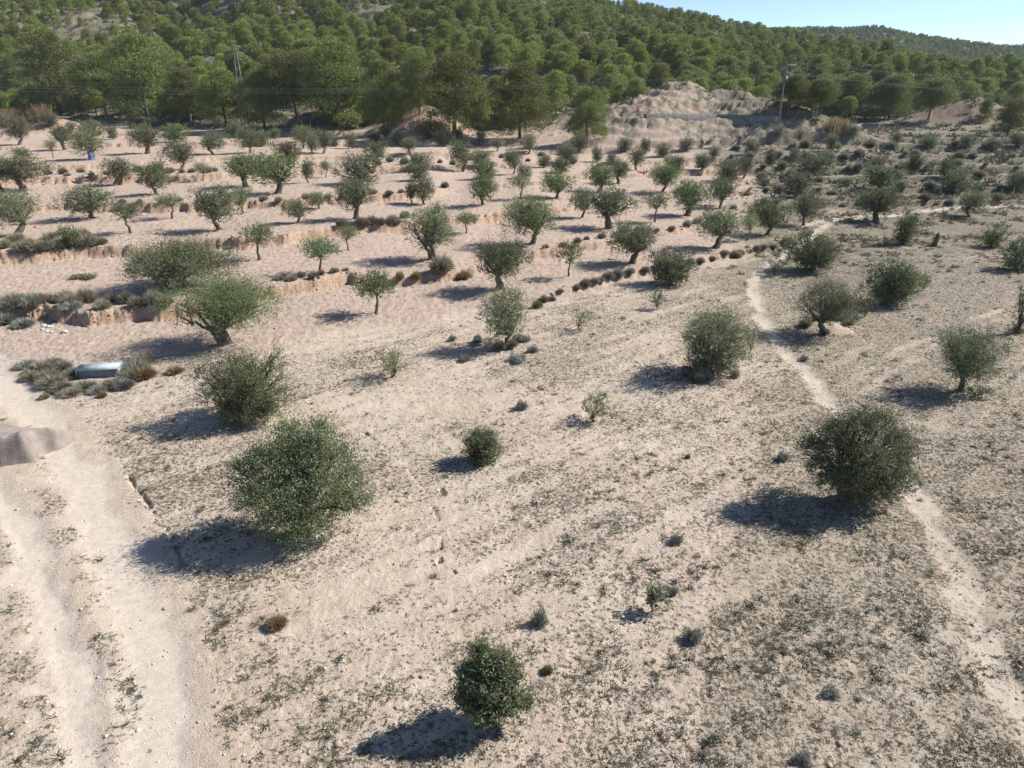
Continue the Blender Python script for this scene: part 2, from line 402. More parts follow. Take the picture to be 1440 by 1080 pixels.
def tubes(segs, sides=8, rng=None):
    """segs: list of polylines [(p, r), ...] -> one mesh"""
    VV = []; QQ = []; off = 0
    for pl in segs:
        P = np.array([p for p, r in pl], float); Rr = np.array([r for p, r in pl], float)
        T = np.gradient(P, axis=0); T = unit(T)
        ref = np.array([.3, .9, .1]); A = unit(np.cross(T, ref)); B = np.cross(T, A)
        a = np.linspace(0, 2 * np.pi, sides, endpoint=False)
        rad = Rr[:, None] * (1 + (rng.normal(0, .12, (len(P), sides)) if rng is not None else 0))
        ring = P[:, None, :] + (A[:, None, :] * np.cos(a)[None, :, None] + B[:, None, :] * np.sin(a)[None, :, None]) * rad[..., None]
        VV.append(ring.reshape(-1, 3))
        for k in range(len(P) - 1):
            for j in range(sides):
                j2 = (j + 1) % sides
                QQ.append((off + k * sides + j, off + k * sides + j2, off + (k + 1) * sides + j2, off + (k + 1) * sides + j))
        off += len(P) * sides
    return np.concatenate(VV), np.array(QQ)
def limb(rng, a, b, r0, r1, n=6, wob=.08):
    a = np.array(a, float); b = np.array(b, float); L = np.linalg.norm(b - a); out = []
    for k in range(n):
        t = k / (n - 1); p = a * (1 - t) + b * t + rng.normal(0, wob * L, 3) * math.sin(math.pi * t) * .6
        p[2] += .12 * L * math.sin(math.pi * t)
        out.append((p, r0 * (1 - t) + r1 * t))
    return out

def olive_mesh(seed, W, Hh, style, nleaf, leafL=.10, leafW=.03, lobes=None):
    """returns trunk mesh, crown mesh; base at the origin"""
    rng = np.random.RandomState(seed); segs = []
    if style == 'bush': th, tr, zc0 = .12 * Hh, .05 * W, .06
    elif style == 'thick': th, tr, zc0 = .26 * Hh, .050 * W, .34
    elif style == 'young': th, tr, zc0 = .42 * Hh, .022 * W, .42
    elif style == 'sapling': th, tr, zc0 = .15 * Hh, .018 * W, .15
    elif style == 'dome': th, tr, zc0 = .14 * Hh, .05 * W, .18
    else: th, tr, zc0 = .22 * Hh, .034 * W, .32
    if lobes is None:
        zb = {'bush': .03, 'dome': .03, 'sapling': .10, 'young': .32, 'thick': .16}.get(style, .10)
        k = {'young': 11, 'sapling': 13, 'bush': 20, 'dome': 26, 'thick': 18}.get(style, 17); lobes = []
        lr0 = {'young': .17, 'sapling': .10, 'bush': .125, 'dome': .13, 'thick': .15}.get(style, .165) * W
        zc = (zb + 1) / 2 * Hh; cz = max((1 - zb) / 2 * Hh - lr0 * .8, .05 * Hh)
        for i in range(k):
            zz = 1 - 2 * (i + .5) / k; rr_ = math.sqrt(1 - zz * zz); a = i * 2.39996 + rng.uniform(-.35, .35)
            q = rng.uniform(.55, 1.18) * (1 + (.20 * math.sin(2 * a + seed) + .12 * math.sin(3 * a + 2 * seed)) * (style in ('dome', 'bush'))); rad = (W * .5 - lr0) * (rr_ ** .95) * q
            if style in ('dome', 'bush') and zz < 0: rad = (W * .5 - lr0) * max(rr_ ** .7, .62) * q
            elif zz < -.6: rad *= .75
            lobes.append((rad * math.cos(a), rad * math.sin(a), zc + cz * zz * rng.uniform(.85, 1.1), lr0 * rng.uniform(.55, 1.4)))
        for i in range(3): lobes.append((rng.uniform(-.15, .15) * W, rng.uniform(-.15, .15) * W, zc + rng.uniform(-.2, .3) * cz, lr0 * 1.25))
        if style in ('dome', 'bush'):
            for i in range(9):
                a = i * .698 + rng.uniform(-.2, .2); q = rng.uniform(.19, .28) * W; lobes.append((q * math.cos(a), q * math.sin(a), lr0 * rng.uniform(.7, 1.1), lr0 * rng.uniform(.8, 1.1)))
        for i in range(5 if style in ('dome', 'bush', 'sapling') else 1):
            a = rng.uniform(0, 6.28); q = rng.uniform(.2, .44); lobes.append((W * q * math.cos(a), W * q * math.sin(a), zc + cz * rng.uniform(.4, 1.45 - q), lr0 * .6))
    # trunk & limbs
    lean = rng.uniform(-.12, .12, 2) * W * (.3 if style in ('dome', 'bush') else 1)
    nst = 3 if style in ('bush', 'sapling') else (2 if rng.rand() < .35 and style == 'thick' else 1)
    tops = []
    for s_ in range(nst):
        sp = .0 if nst == 1 else tr * 1.1
        b0 = np.array([rng.uniform(-sp, sp), rng.uniform(-sp, sp), -.15]); fork = np.array([lean[0] + b0[0] * 2, lean[1] + b0[1] * 2, th])
        pl = limb(rng, b0, fork, tr * 1.35 / (1 if nst == 1 else 1.5), tr * .85 / (1 if nst == 1 else 1.5), 6, .05)
        pl[0] = (pl[0][0], pl[0][1] * 1.5); segs.append(pl); tops.append(fork)
    for i, (lx, ly, lz, lr) in enumerate(lobes):
        f = tops[i % len(tops)]
        segs.append(limb(rng, f, (lx, ly, lz), tr * .38, tr * .08, 6, .08))
        for _ in range(2):
            d = unit(rng.normal(0, 1, 3) + np.array([0, 0, .6])); e = np.array([lx, ly, lz]) + d * lr * .9
            m0 = np.array(f) * .35 + np.array([lx, ly, lz]) * .65
            segs.append(limb(rng, m0, e, tr * .2, tr * .05, 5, .1))
    TV, TQ = tubes(segs, 7, rng)
    # crown: sprays on lobe shells
    nl = 9; ns = max(20, nleaf // nl); long_ = rng.rand(ns) < .20
    vol = np.array([l[3] ** 2 for l in lobes]); pk = rng.choice(len(lobes), ns, p=vol / vol.sum())
    LC = np.array([[l[0], l[1], l[2]] for l in lobes])[pk]; LR = np.array([l[3] for l in lobes])[pk][:, None]
    d = unit(rng.normal(0, 1, (ns, 3))); d[:, 2] = np.where(d[:, 2] < -.75, -d[:, 2], d[:, 2]); d = unit(d)
    sh = rng.uniform(.25, 1, (ns, 1)) ** .55
    # clumping: radius modulated by direction noise
    cl = .82 + .30 * np.sin(d[:, :1] * 5.1 + pk[:, None] * 1.7) * np.sin(d[:, 1:2] * 4.3 + pk[:, None]) + .14 * np.sin(d[:, 2:] * 7 + pk[:, None] * 2.1)
    st = LC + d * LR * sh * cl
    dr = unit(d * .9 + np.array([0, 0, .45]) + rng.normal(0, .35, (ns, 3)))
    if style in ('dome', 'bush', 'sapling'): dr = unit(dr + np.array([0, 0, .25]))
    dr[long_] = unit(dr[long_] + np.array([0, 0, .6])); st = np.where(long_[:, None], LC + d * LR * .95, st)
    V, Q, tone = sprays(rng, st, dr, (.065 * W + .08) * (1 + 1.1 * long_[:, None, None]), nl, leafL, leafW)
    cx = np.percentile(V[:, :2], [.6, 99.4], axis=0); kxy = W / np.mean(cx[1] - cx[0]); zt = np.percentile(V[:, 2], 99)
    ks = np.array([kxy, kxy, Hh / zt]); Cn = V.reshape(-1, 4, 3).mean(1, keepdims=True); V = ((V.reshape(-1, 4, 3) - Cn) + Cn * ks).reshape(-1, 3); TV = TV * ks
    lo = V[:, 2] < .05; V[lo, 2] = .05 + rng.rand(lo.sum()) * .15
    return (TV, TQ), (V, Q, tone)

def make_tree(name, tm, cm, loc, rz, sc, mat=None, parts=('trunk', 'crown')):
    r = empty(name, loc, rz); r.scale = sc
    a = mobj(parts[0], tm, r); b = mobj(parts[1], cm, r)
    if mat: b.material_slots[0].link = 'OBJECT'; b.material_slots[0].material = mat
    return r

PW, PH = 4.0, 3.6
PROTO = {}
def protos(style, nvar, nleaf, L, Wd):
    for i in range(nvar):
        (TV, TQ), (V, Q, tone) = olive_mesh(hash_s(style) + i * 13, PW, PH, style, nleaf, L, Wd)
        PROTO[(style, i)] = (new_mesh('trunk', TV, quads=TQ, mats=[M_BARK], smooth=True), new_mesh('crown', V, quads=Q, mats=[M_OL['g']], fattr=tone))
def hash_s(s): return sum(ord(c) * (i + 3) for i, c in enumerate(s)) % 900
NV = {'round': 6, 'thick': 4, 'young': 4, 'bush': 4, 'dome': 4, 'sapling': 3}
for s_, k in NV.items(): protos(s_, k, 9000 if s_ not in ('young', 'sapling') else 4500, .15, .058)

ROWS = ['at the foot of the field', 'on the lowest tilled terrace', 'on the second terrace up', 'on the third terrace up', 'on the fourth terrace up',
        'on the fifth terrace up', 'on the sixth terrace up', 'on the seventh terrace up', 'on the topmost terrace strip']
def terrace(x, y):
    k = 0
    for i, (xs, ys, am, wd) in enumerate(BANKS[:8]):
        if y > np.interp(x, xs, ys): k = i + 1
    return k
GN = 'olive trees standing on the terraces and the dry field'
# (u, v_base, width px, height px, style, leaf, unique?, label)
T = [
(418,772,180,190,'dome','d',1,'largest dark bushy olive in the left foreground, its shadow reaching the dirt road'),
(1200,720,146,152,'dome','g',1,'big round green olive bush in the right foreground beside the bend of the footpath'),
(688,1032,94,122,'dome','g',1,'small dense olive bush nearest the camera at the bottom of the photo'),
(346,602,124,112,'bush','d',1,'ragged two-toned olive with bare twisted limbs behind the largest foreground bush'),
(322,482,150,104,'thick','b',1,'bright green spreading olive with bent bare trunk, above the corrugated metal trough'),
(258,402,146,70,'thick','g',1,'wide greyish olive just behind the bright green spreading one'),
(708,488,76,86,'round','g',1,'round olive over a shaggy mound of dry grass, centre of the field'),
(1003,535,102,104,'dome','g',1,'bushy olive with a dark eroded root mound, left of the footpath'),
(1056,500,34,46,'sapling','y',1,'thin yellowish sapling shoot at the right side of the root mound olive'),
(1158,470,90,80,'round','g',1,'airy olive with short forked trunk right of the footpath bend'),
(1217,447,40,38,'sapling','g',1,'small olive bush touching the right of the airy forked olive'),
(1352,548,90,92,'round','g',1,'leaning olive with a clear bare trunk near the right edge of the field'),
(1372,562,40,24,'sapling','d',1,'low leafy suckers at the foot of the leaning olive'),
(1258,432,74,68,'dome','d',1,'dark round olive bush above the airy forked olive'),
(1147,385,72,58,'dome','d',1,'broad dark olive bush at the top of the footpath'),
(1434,382,46,48,'dome','g',1,'dark olive bush cut by the right edge, upper of the two'),
(1440,470,26,76,'bush','g',1,'grey olive cut by the right edge, lower of the two'),
(548,534,56,50,'sapling','y',1,'sparse yellow-green olive shrub left of centre in the field'),
(678,655,55,54,'bush','g',1,'small upright olive shrub in the middle of the field'),
(838,596,52,50,'sapling','y',1,'airy olive shrub on the pale crossing track, centre right'),
(818,467,38,36,'sapling','y',1,'loose leafy sapling right of the mound olive'),
(925,436,26,30,'sapling','g',1,'tiny thin sapling in front of the dense tussock row olive'),
(920,864,36,46,'sapling','g',1,'small feathery sapling low in the right foreground'),
(945,404,64,56,'dome','g',1,'dense round olive at the tussock row, pale shoots at its foot'),
(704,406,82,70,'thick','g',1,'forked olive with dark trunk just above the mound olive'),
(528,441,66,64,'young','b',1,'young olive with clean slender stem and rounded green crown, below the middle bank'),
(449,384,58,54,'young','b',1,'young two-stemmed olive with V-shaped trunk'),
(608,364,76,76,'thick','g',1,'old olive with very thick grey trunk above the straw tussocks'),
(888,370,74,58,'thick','g',1,'old olive with stout dark trunk and crown leaning to the right'),
(799,389,42,52,'young','b',1,'slim young tree with bright green crown below the stout leaning olive'),
(1007,349,66,58,'thick','g',1,'olive with bulging S-shaped trunk above the tussock row'),
(1050,338,30,36,'young','y',0,'thin yellowish young tree right of the S-shaped trunk olive'),
(1078,330,56,48,'round','b',0,'green olive right of the thin yellowish young tree'),
(746,342,84,66,'thick','b',1,'wide bright green olive with bare forked limbs in mid grove'),
(365,365,60,54,'young','b',1,'young leaning olive with thin curved stem at the middle bank'),
(490,351,32,34,'young','y',0,'tiny sparse tree in front of the middle bank'),
(656,328,34,30,'young','b',0,'small flat-topped young tree right of the thick grey trunk olive'),
(24,332,76,64,'thick','g',1,'large olive with stout dark trunk at the left edge of the grove'),
(36,268,72,46,'thick','g',0,'wide grey olive behind the stout left edge olive'),
(2,268,52,46,'thick','g',0,'olive cut by the left edge behind the stout one'),
(184,328,50,44,'young','g',0,'small airy olive with a thin forked pale stem'),
(309,323,64,60,'round','g',0,'lopsided grey olive with a straight dark trunk on the bank'),
(342,300,32,36,'young','g',0,'slender olive right behind the lopsided grey olive'),
(130,307,72,46,'round','g',0,'broad umbrella-shaped olive on the left terraces'),
(242,307,42,34,'young','g',0,'small thin-stemmed olive in front of the reddish cut bank'),
(392,272,66,54,'thick','b',0,'green mushroom-shaped olive with stout trunk, right of a similar crown'),
(347,263,56,44,'thick','d',0,'dark olive crown overlapping the mushroom-shaped one on its left'),
(500,308,54,54,'thick','g',0,'tall olive with bushy green suckers round the trunk'),
(505,263,64,46,'dome','g',0,'large soft grey olive crown just behind the suckered olive'),
(418,314,40,33,'round','g',0,None),(449,294,34,24,'round','g',0,None),(597,288,36,38,'round','g',0,None),(580,286,24,28,'round','g',0,None),
(680,288,45,42,'round','b',0,None),(856,321,66,56,'thick','g',0,'dark-trunked spreading olive in the centre right of the grove'),
(818,306,38,40,'round','g',0,None),(921,312,40,42,'young','g',0,None),(966,303,58,48,'thick','b',0,'olive with leaning trunk and wide green crown right of centre'),
(1012,293,44,42,'round','g',0,None),(1130,316,42,46,'round','g',0,None),(1120,279,50,36,'dome','d',0,None),(1140,252,44,33,'dome','d',0,None),
(1233,313,57,48,'thick','d',0,'dark olive standing on the pale track, lower of a stacked pair'),(1240,272,52,34,'dome','d',0,'dark olive directly behind the one on the pale track'),
(1232,248,28,27,'dome','d',0,None),(1345,274,46,34,'dome','d',0,None),(1331,252,28,25,'dome','d',0,None),(1363,305,40,36,'round','g',0,None),
(1433,272,38,31,'dome','d',0,None),(1287,242,20,22,'dome','d',0,None),(1274,346,38,45,'bush','b',0,'upright green olive bush between rough weeds on the right'),
(1397,349,32,28,'dome','b',0,'low green bush near the dark standing stump'),(1300,410,18,26,'sapling','g',0,'sapling right of the dark round olive bush'),
(1092,388,28,24,'sapling','g',0,'low sapling at the top of the footpath'),
(27,204,42,38,'round','g',0,None),(5,180,26,18,'dome','g',0,None),(70,178,26,18,'dome','g',0,None),(92,211,33,32,'thick','d',0,None),
(75,222,18,24,'young','y',0,None),(129,224,48,38,'round','g',0,'olive with blue sheeting wrapped round its trunk'),(128,192,42,22,'dome','g',0,None),
(157,196,20,18,'dome','p',0,None),(187,180,22,16,'dome','g',0,None),(212,181,22,15,'dome','g',0,None),(207,216,46,37,'thick','g',0,None),
(245,200,40,24,'dome','b',0,None),(255,239,47,39,'round','d',0,None),(253,180,15,12,'dome','g',0,None),(301,217,38,30,'round','g',0,None),
(309,181,18,17,'round','g',0,None),(330,194,24,21,'dome','d',0,None),(352,215,36,33,'round','g',0,None),(168,260,48,36,'round','g',0,None),
(221,273,48,43,'round','d',0,None),(286,255,22,25,'young','g',0,None),(405,227,38,28,'dome','d',0,None),(427,209,34,30,'round','g',0,None),
(455,216,32,31,'round','g',0,None),(440,217,22,26,'round','g',0,None),(366,206,30,21,'dome','g',0,None),(495,209,20,21,'round','g',0,None),
(528,225,36,26,'dome','d',0,None),(527,204,22,15,'dome','d',0,None),(543,195,20,17,'thick','g',0,None),(562,206,22,21,'dome','g',0,None),
(577,216,24,21,'thick','g',0,None),(434,257,20,31,'round','b',0,None),(458,249,20,22,'young','b',0,None),(588,241,44,27,'dome','d',0,None),
(589,255,34,25,'dome','d',0,None),(650,241,36,40,'round','g',0,None),(625,206,28,24,'dome','g',0,None),(676,206,16,20,'round','p',0,None),
(699,213,22,19,'round','p',0,None),(682,252,40,26,'dome','d',0,None),(675,233,34,21,'dome','d',0,None),(731,280,34,34,'young','y',0,None),
(722,245,26,34,'round','g',0,None),(738,251,24,18,'dome','g',0,None),(743,217,25,26,'round','g',0,None),(815,215,25,24,'dome','g',0,None),
(796,231,34,25,'dome','g',0,None),(789,244,30,21,'dome','d',0,None),(840,228,16,21,'dome','g',0,None),(879,214,24,20,'dome','p',0,None),
(908,215,19,19,'dome','b',0,None),(895,239,24,29,'round','d',0,None),(933,221,26,19,'dome','g',0,None),(965,213,26,18,'dome','p',0,None),
(782,279,48,37,'round','b',0,None),(843,270,43,37,'thick','b',0,None),(870,258,33,32,'thick','b',0,None),(931,270,47,39,'round','b',0,None),
(950,244,34,24,'dome','d',0,None),(988,239,28,22,'dome','g',0,None),(1026,258,40,31,'dome','d',0,None),(1045,251,26,29,'round','g',0,None),
(1058,218,24,21,'dome','p',0,None),(1164,236,22,23,'dome','g',0,None),(1170,213,18,23,'dome','g',0,None),(1085,233,20,22,'dome','g',0,None),
(1307,212,28,19,'dome','d',0,None),(1360,211,26,21,'dome','p',0,None),(1200,196,22,17,'dome','p',0,None),(1262,203,15,15,'dome','p',0,None),
(1395,214,18,16,'dome','p',0,None),(1432,208,24,18,'dome','d',0,None),(1095,196,22,16,'dome','p',0,None),(1005,222,22,16,'dome','p',0,None),
(765,236,20,18,'dome','g',0,None),(645,196,18,14,'dome','g',0,None),(605,196,16,13,'dome','g',0,None),(470,206,16,15,'dome','g',0,None),
(385,196,18,15,'dome','g',0,None),(100,184,18,12,'dome','p',0,None),(30,222,26,14,'dome','p',0,None),(1118,228,18,16,'dome','p',0,None),
(860,232,16,15,'dome','p',0,None),(1075,265,18,14,'dome','p',0,None),(1190,262,22,12,'dome','p',0,None),
]
SHAPE = {418: [(.17,.05,.90,.10),(-.05,.1,.86,.10),(.12,.0,.74,.15),(-.08,-.05,.72,.15),(-.22,.0,.66,.12),(.28,.05,.66,.12),(-.36,0,.55,.11),(.36,.0,.50,.10),(.20,-.15,.52,.14),(-.15,-.2,.5,.15),
               (.0,-.25,.38,.14),(.0,.2,.6,.16),(-.28,-.08,.38,.12),(.30,-.05,.32,.11),(.43,-.05,.30,.07),(.12,-.2,.22,.13),(-.12,-.18,.2,.13),(-.25,.1,.22,.11),(.22,.1,.18,.11),(0,0,.45,.16),(.02,-.25,.12,.10)],
         1200: [(.0,0,.88,.13),(.18,.05,.86,.12),(-.18,0,.80,.12),(-.34,0,.62,.12),(-.30,-.1,.45,.11),(.32,0,.68,.12),(.42,0,.55,.08),(.25,-.15,.5,.14),(0,-.2,.62,.16),(0,.15,.6,.17),(-.12,-.22,.4,.13),
                (.14,-.25,.32,.14),(.36,-.1,.30,.11),(.2,-.1,.16,.12),(0,-.2,.14,.11),(-.18,-.05,.22,.10),(0,0,.4,.17),(.28,.1,.2,.11)],
         688: [(-.12,0,.95,.09),(-.05,0,.80,.11),(.14,0,.78,.13),(-.22,0,.64,.14),(.25,0,.62,.13),(.02,-.1,.60,.17),(-.25,-.05,.42,.13),(.2,-.15,.4,.15),(-.02,-.2,.3,.15),(.43,-.05,.28,.08),(.15,0,.18,.12),(-.15,.0,.18,.12),(0,.15,.45,.16),(-.3,.0,.28,.09)]}
LOOK = {'round': 'rounded olive with short trunk', 'thick': 'stout-trunked olive', 'young': 'thin-stemmed young olive', 'bush': 'bushy olive', 'dome': 'low domed olive', 'sapling': 'sapling'}
TONE = {'g': 'grey-green', 'd': 'dark green', 'b': 'bright green', 'y': 'yellow-green', 'p': 'pale silvery'}
recs = []
for i, (u, v, wp, hp, st, lf, uq, lab) in enumerate(T):
    x, y, z = P3(u, v)
    dep = y * math.cos(PITCH) + (CAM_Z - z) * math.sin(PITCH); mpp = dep / F
    th = math.atan2(CAM_Z - z, math.hypot(x, y))
    W_ = wp * mpp; sh = {'bush': .24, 'dome': .25, 'sapling': .2}.get(st, 0.0)
    if y > 100: sh *= .4
    Hm = 1.06 * max((hp * mpp - (.50 if sh else .30) * W_ * math.sin(th)) / math.cos(th), .45 * hp * mpp)
    y0_ = y; y += sh * W_; x *= y / y0_; z = Hs(x, y)
    if st in ('dome', 'bush', 'sapling'): x = (u - 720) / F * (y * math.cos(PITCH) + (CAM_Z - z - Hm * .5) * math.sin(PITCH))
    recs.append([u, v, W_, Hm, st, lf, uq, lab, x, y, z, terrace(x, y)])
# labels of the unlabelled: by terrace, counted from the left over all olives on it
ORD = ['first', 'second', 'third', 'fourth', 'fifth', 'sixth', 'seventh', 'eighth', 'ninth', 'tenth', 'eleventh', 'twelfth', 'thirteenth', 'fourteenth', 'fifteenth',
       'sixteenth', 'seventeenth', 'eighteenth', 'nineteenth', 'twentieth', 'twenty-first', 'twenty-second', 'twenty-third', 'twenty-fourth', 'twenty-fifth', 'twenty-sixth', 'twenty-seventh', 'twenty-eighth', 'twenty-ninth', 'thirtieth']
for k in range(9):
    row = sorted([r for r in recs if r[11] == k], key=lambda r: r[0])
    for n_, r in enumerate(row):
        if r[7] is None:
            m_ = len(row) - 1 - n_
            pos = (ORD[min(n_, 29)] + ' from the left') if n_ <= m_ else (ORD[min(m_, 29)] + ' from the right')
            r[7] = '%s %s, %s %s' % (TONE[r[5]], LOOK[r[4]], pos, ROWS[k])
rnd = random.Random(4)
for i, (u, v, W_, Hm, st, lf, uq, lab, x, y, z, k) in enumerate(recs):
    if uq:
        pxw = W_ / (y / F)
        n = int({'young': 9000, 'sapling': 4500, 'round': 21000, 'thick': 21000}.get(st, 23000) * min(2.3, max(.18, (pxw / 90.) ** (1.8 if pxw < 90 else 1.3))))
        L = .085 if y < 40 else .12
        (TV, TQ), (V, Q, tone) = olive_mesh(100 + i * 7, W_ * .93, Hm * .95, st, n, L, L * (.34 if y < 40 else .36),
                                               [(a * W_, b * W_, c * Hm, d * W_) for a, b, c, d in SHAPE[u]] if u in SHAPE else None)
        tm = new_mesh('trunk', TV, quads=TQ, mats=[M_BARK], smooth=True); cm = new_mesh('crown', V, quads=Q, mats=[M_OL[lf]], fattr=tone)
        r = make_tree('olive_tree', tm, cm, (x, y, z), 0, (1, 1, 1))
    else:
        tm, cm = PROTO[(st, rnd.randrange(NV[st]))]
        s = W_ / PW; r = make_tree('olive_tree', tm, cm, (x, y, z), rnd.uniform(0, 6.28), (s, s, Hm / PH), M_OL[lf])
    tag(r, lab, 'olive tree', GN)

# ------------------------------------------------------------------ pines
def pine_mesh(seed, n, L, Wd, tall=False, merged=False):
    """unit pine about 8 m high and 6 m wide"""
    rng = np.random.RandomState(seed); Hh = 8.0; W = 5.6
    lobes = []
    k = 14
    for i in range(k):
        t = (i + .5) / k; z = (.34 + .60 * t) * Hh
        prof = math.sin(min(1, (1 - t) * 1.25 + .12) * math.pi * .5) if tall else math.sqrt(max(.05, 1 - (2 * t - .8) ** 2 / 1.6))
        a = i * 2.4 + rng.uniform(-.5, .5); rad = W * .33 * prof * rng.uniform(.5, 1.05)
        lobes.append((rad * math.cos(a), rad * math.sin(a), z + rng.uniform(-.3, .3), W * rng.uniform(.15, .22) * (.75 + .35 * prof)))
    lobes.append((0, 0, Hh * .9, W * .15))
    if tall:
        for i in range(5):
            a = i * 1.26 + rng.uniform(-.3, .3); lobes.append((W * .32 * math.cos(a), W * .32 * math.sin(a), rng.uniform(.10, .32) * Hh, W * rng.uniform(.15, .2)))
    segs = [limb(rng, (0, 0, -.6), (rng.uniform(-.3, .3), rng.uniform(-.3, .3), Hh * .8), .17, .04, 6, .02)]
    for lx, ly, lz, lr in lobes[:10]: segs.append(limb(rng, (0, 0, lz * .78), (lx, ly, lz), .06, .02, 4, .05))
    TV, TQ = tubes(segs, 5, rng)
    nl = 6; ns = n // nl; LRs = np.array([l[3] ** 2 for l in lobes]); pk = rng.choice(len(lobes), ns, p=LRs / LRs.sum())
    LC = np.array([l[:3] for l in lobes])[pk]; LR = np.array([l[3] for l in lobes])[pk][:, None]
    d = unit(rng.normal(0, 1, (ns, 3))); d[:, 2] = np.abs(d[:, 2]) * np.where(rng.rand(ns) < .25, -1, 1)
    sh = rng.uniform(.2, 1, (ns, 1)) ** .5
    st = LC + d * LR * np.array([1.1, 1.1, .8]) * sh
    dr = unit(d + np.array([0, 0, .7]) + rng.normal(0, .3, (ns, 3)))
    V, Q, tone = sprays(rng, st, dr, .5, nl, L, Wd)
    return (TV, TQ), (V, Q, tone)
PNV = 6; PINE = []
for i in range(PNV):
    (TV, TQ), (V, Q, tone) = pine_mesh(300 + i, 14000, .26, .09, tall=(i % 3 == 0))
    PINE.append((new_mesh('trunk', TV, quads=TQ, mats=[M_BARK], smooth=True), new_mesh('crown', V, quads=Q, mats=[M_PINE], fattr=tone)))
PEDGE = []
for i in range(4):
    (TV, TQ), (V, Q, tone) = pine_mesh(350 + i, 42000, .16, .05, tall=(i != 2))
    PEDGE.append((new_mesh('trunk', TV, quads=TQ, mats=[M_BARK], smooth=True), new_mesh('crown', V, quads=Q, mats=[M_PEDGE], fattr=tone)))
FARP = [pine_mesh(400 + i, 3600, .40, .18, tall=(i % 4 == 0)) for i in range(6)]
VFARP = [pine_mesh(500 + i, 420, 1.1, .7) for i in range(4)]

# the big ones at the edge of the wood
EDGE = [(640, 196, 96, 100, 0), (732, 194, 78, 86, 0), (825, 202, 54, 66, 3), (1416, 192, 44, 44, 3), (540, 182, 56, 80, 1), (478, 180, 90, 100, 0), (420, 178, 70, 84, 2),
        (208, 168, 92, 96, 1), (150, 162, 70, 70, 2), (85, 162, 84, 96, 3), (268, 172, 62, 62, 4), (318, 176, 66, 64, 1), (372, 180, 60, 66, 5), (590, 160, 46, 70, 3),
        (1110, 154, 50, 40, 1), (1152, 160, 52, 40, 2), (1195, 166, 64, 50, 4), (1250, 168, 64, 52, 5), (1305, 168, 52, 46, 2), (30, 150, 52, 60, 4), (510, 176, 50, 66, 5), (1383, 170, 22, 26, 1)]
pines = []      # x, y, z, w, h, variant, yaw, edge?
prng = np.random.RandomState(11)
for u, v, wp, hp, k in EDGE:
    x, y, z = P3(u, v); mpp = y / F / .95
    pines.append((x, y, z - .2, wp * mpp, hp * mpp, k, prng.uniform(0, 6.28), 1))
edge_xy = np.array([[p[0], p[1], p[3]] for p in pines])
cand = []
def scatter(y0, y1, step, tmax):
    yy = y0
    while yy < y1:
        stp = step * (1 + .0 * yy); xs = np.arange(-tmax * (yy + 25), tmax * (yy + 25), stp)
        xx = xs + prng.uniform(-.45, .45, len(xs)) * stp; y_ = yy + prng.uniform(-.45, .45, len(xs)) * stp
        cand.append(np.stack([xx, y_], 1)); yy += stp
scatter(135, 490, 4.9, .72)
C1 = np.concatenate(cand); cand.clear(); scatter(780, 1180, 7.2, .80); C2 = np.concatenate(cand)
def keep(C, far):
    x, y = C[:, 0], C[:, 1]; A = attrs(x, y); d = y - np.interp(x, FX, FY)
    dens = .95 + fbm(x, y, 3, 1 / 35., 70) * .8
    dens = np.where(far, dens + .6, dens)
    dens = dens * (d > 4) * (1 - A['rock'] * (.45 if far else .93)) * (1 - A['red'] * .98)
    dens = dens * (1 - .35 * sstep(.0, .5, -x / y - .15) * sstep(250, 300, y) * sstep(400, 320, y))
    gx = (x + 10) / 9.0; gy = (y - 178) / 22.0; dens = dens * (1 - .9 * np.exp(-(gx * gx + gy * gy)))
    # keep the rock outcrop in view
    t = x / y; dens = dens * (1 - sstep(.10, .13, t) * sstep(.40, .36, t) * (y < 168))
    return prng.rand(len(x)) < dens
C1 = C1[keep(C1, False)]; C2 = C2[keep(C2, True)]
for x, y in C1:
    if (np.hypot(edge_xy[:, 0] - x, (edge_xy[:, 1] - y)) < edge_xy[:, 2] * .42).any(): continue
    s = prng.uniform(.42, 1.18); s *= 1.0 if y < 300 else .9
    pines.append((x, y, 0, 5.6 * s * prng.uniform(.9, 1.15), 7.6 * s * prng.uniform(.85, 1.1), prng.randint(6), prng.uniform(0, 6.28), 0))
XY = np.array([[p[0], p[1]] for p in pines]); ZZ = H(XY[:, 0], XY[:, 1])
vis = np.array([p[4] / p[1] for p in pines])
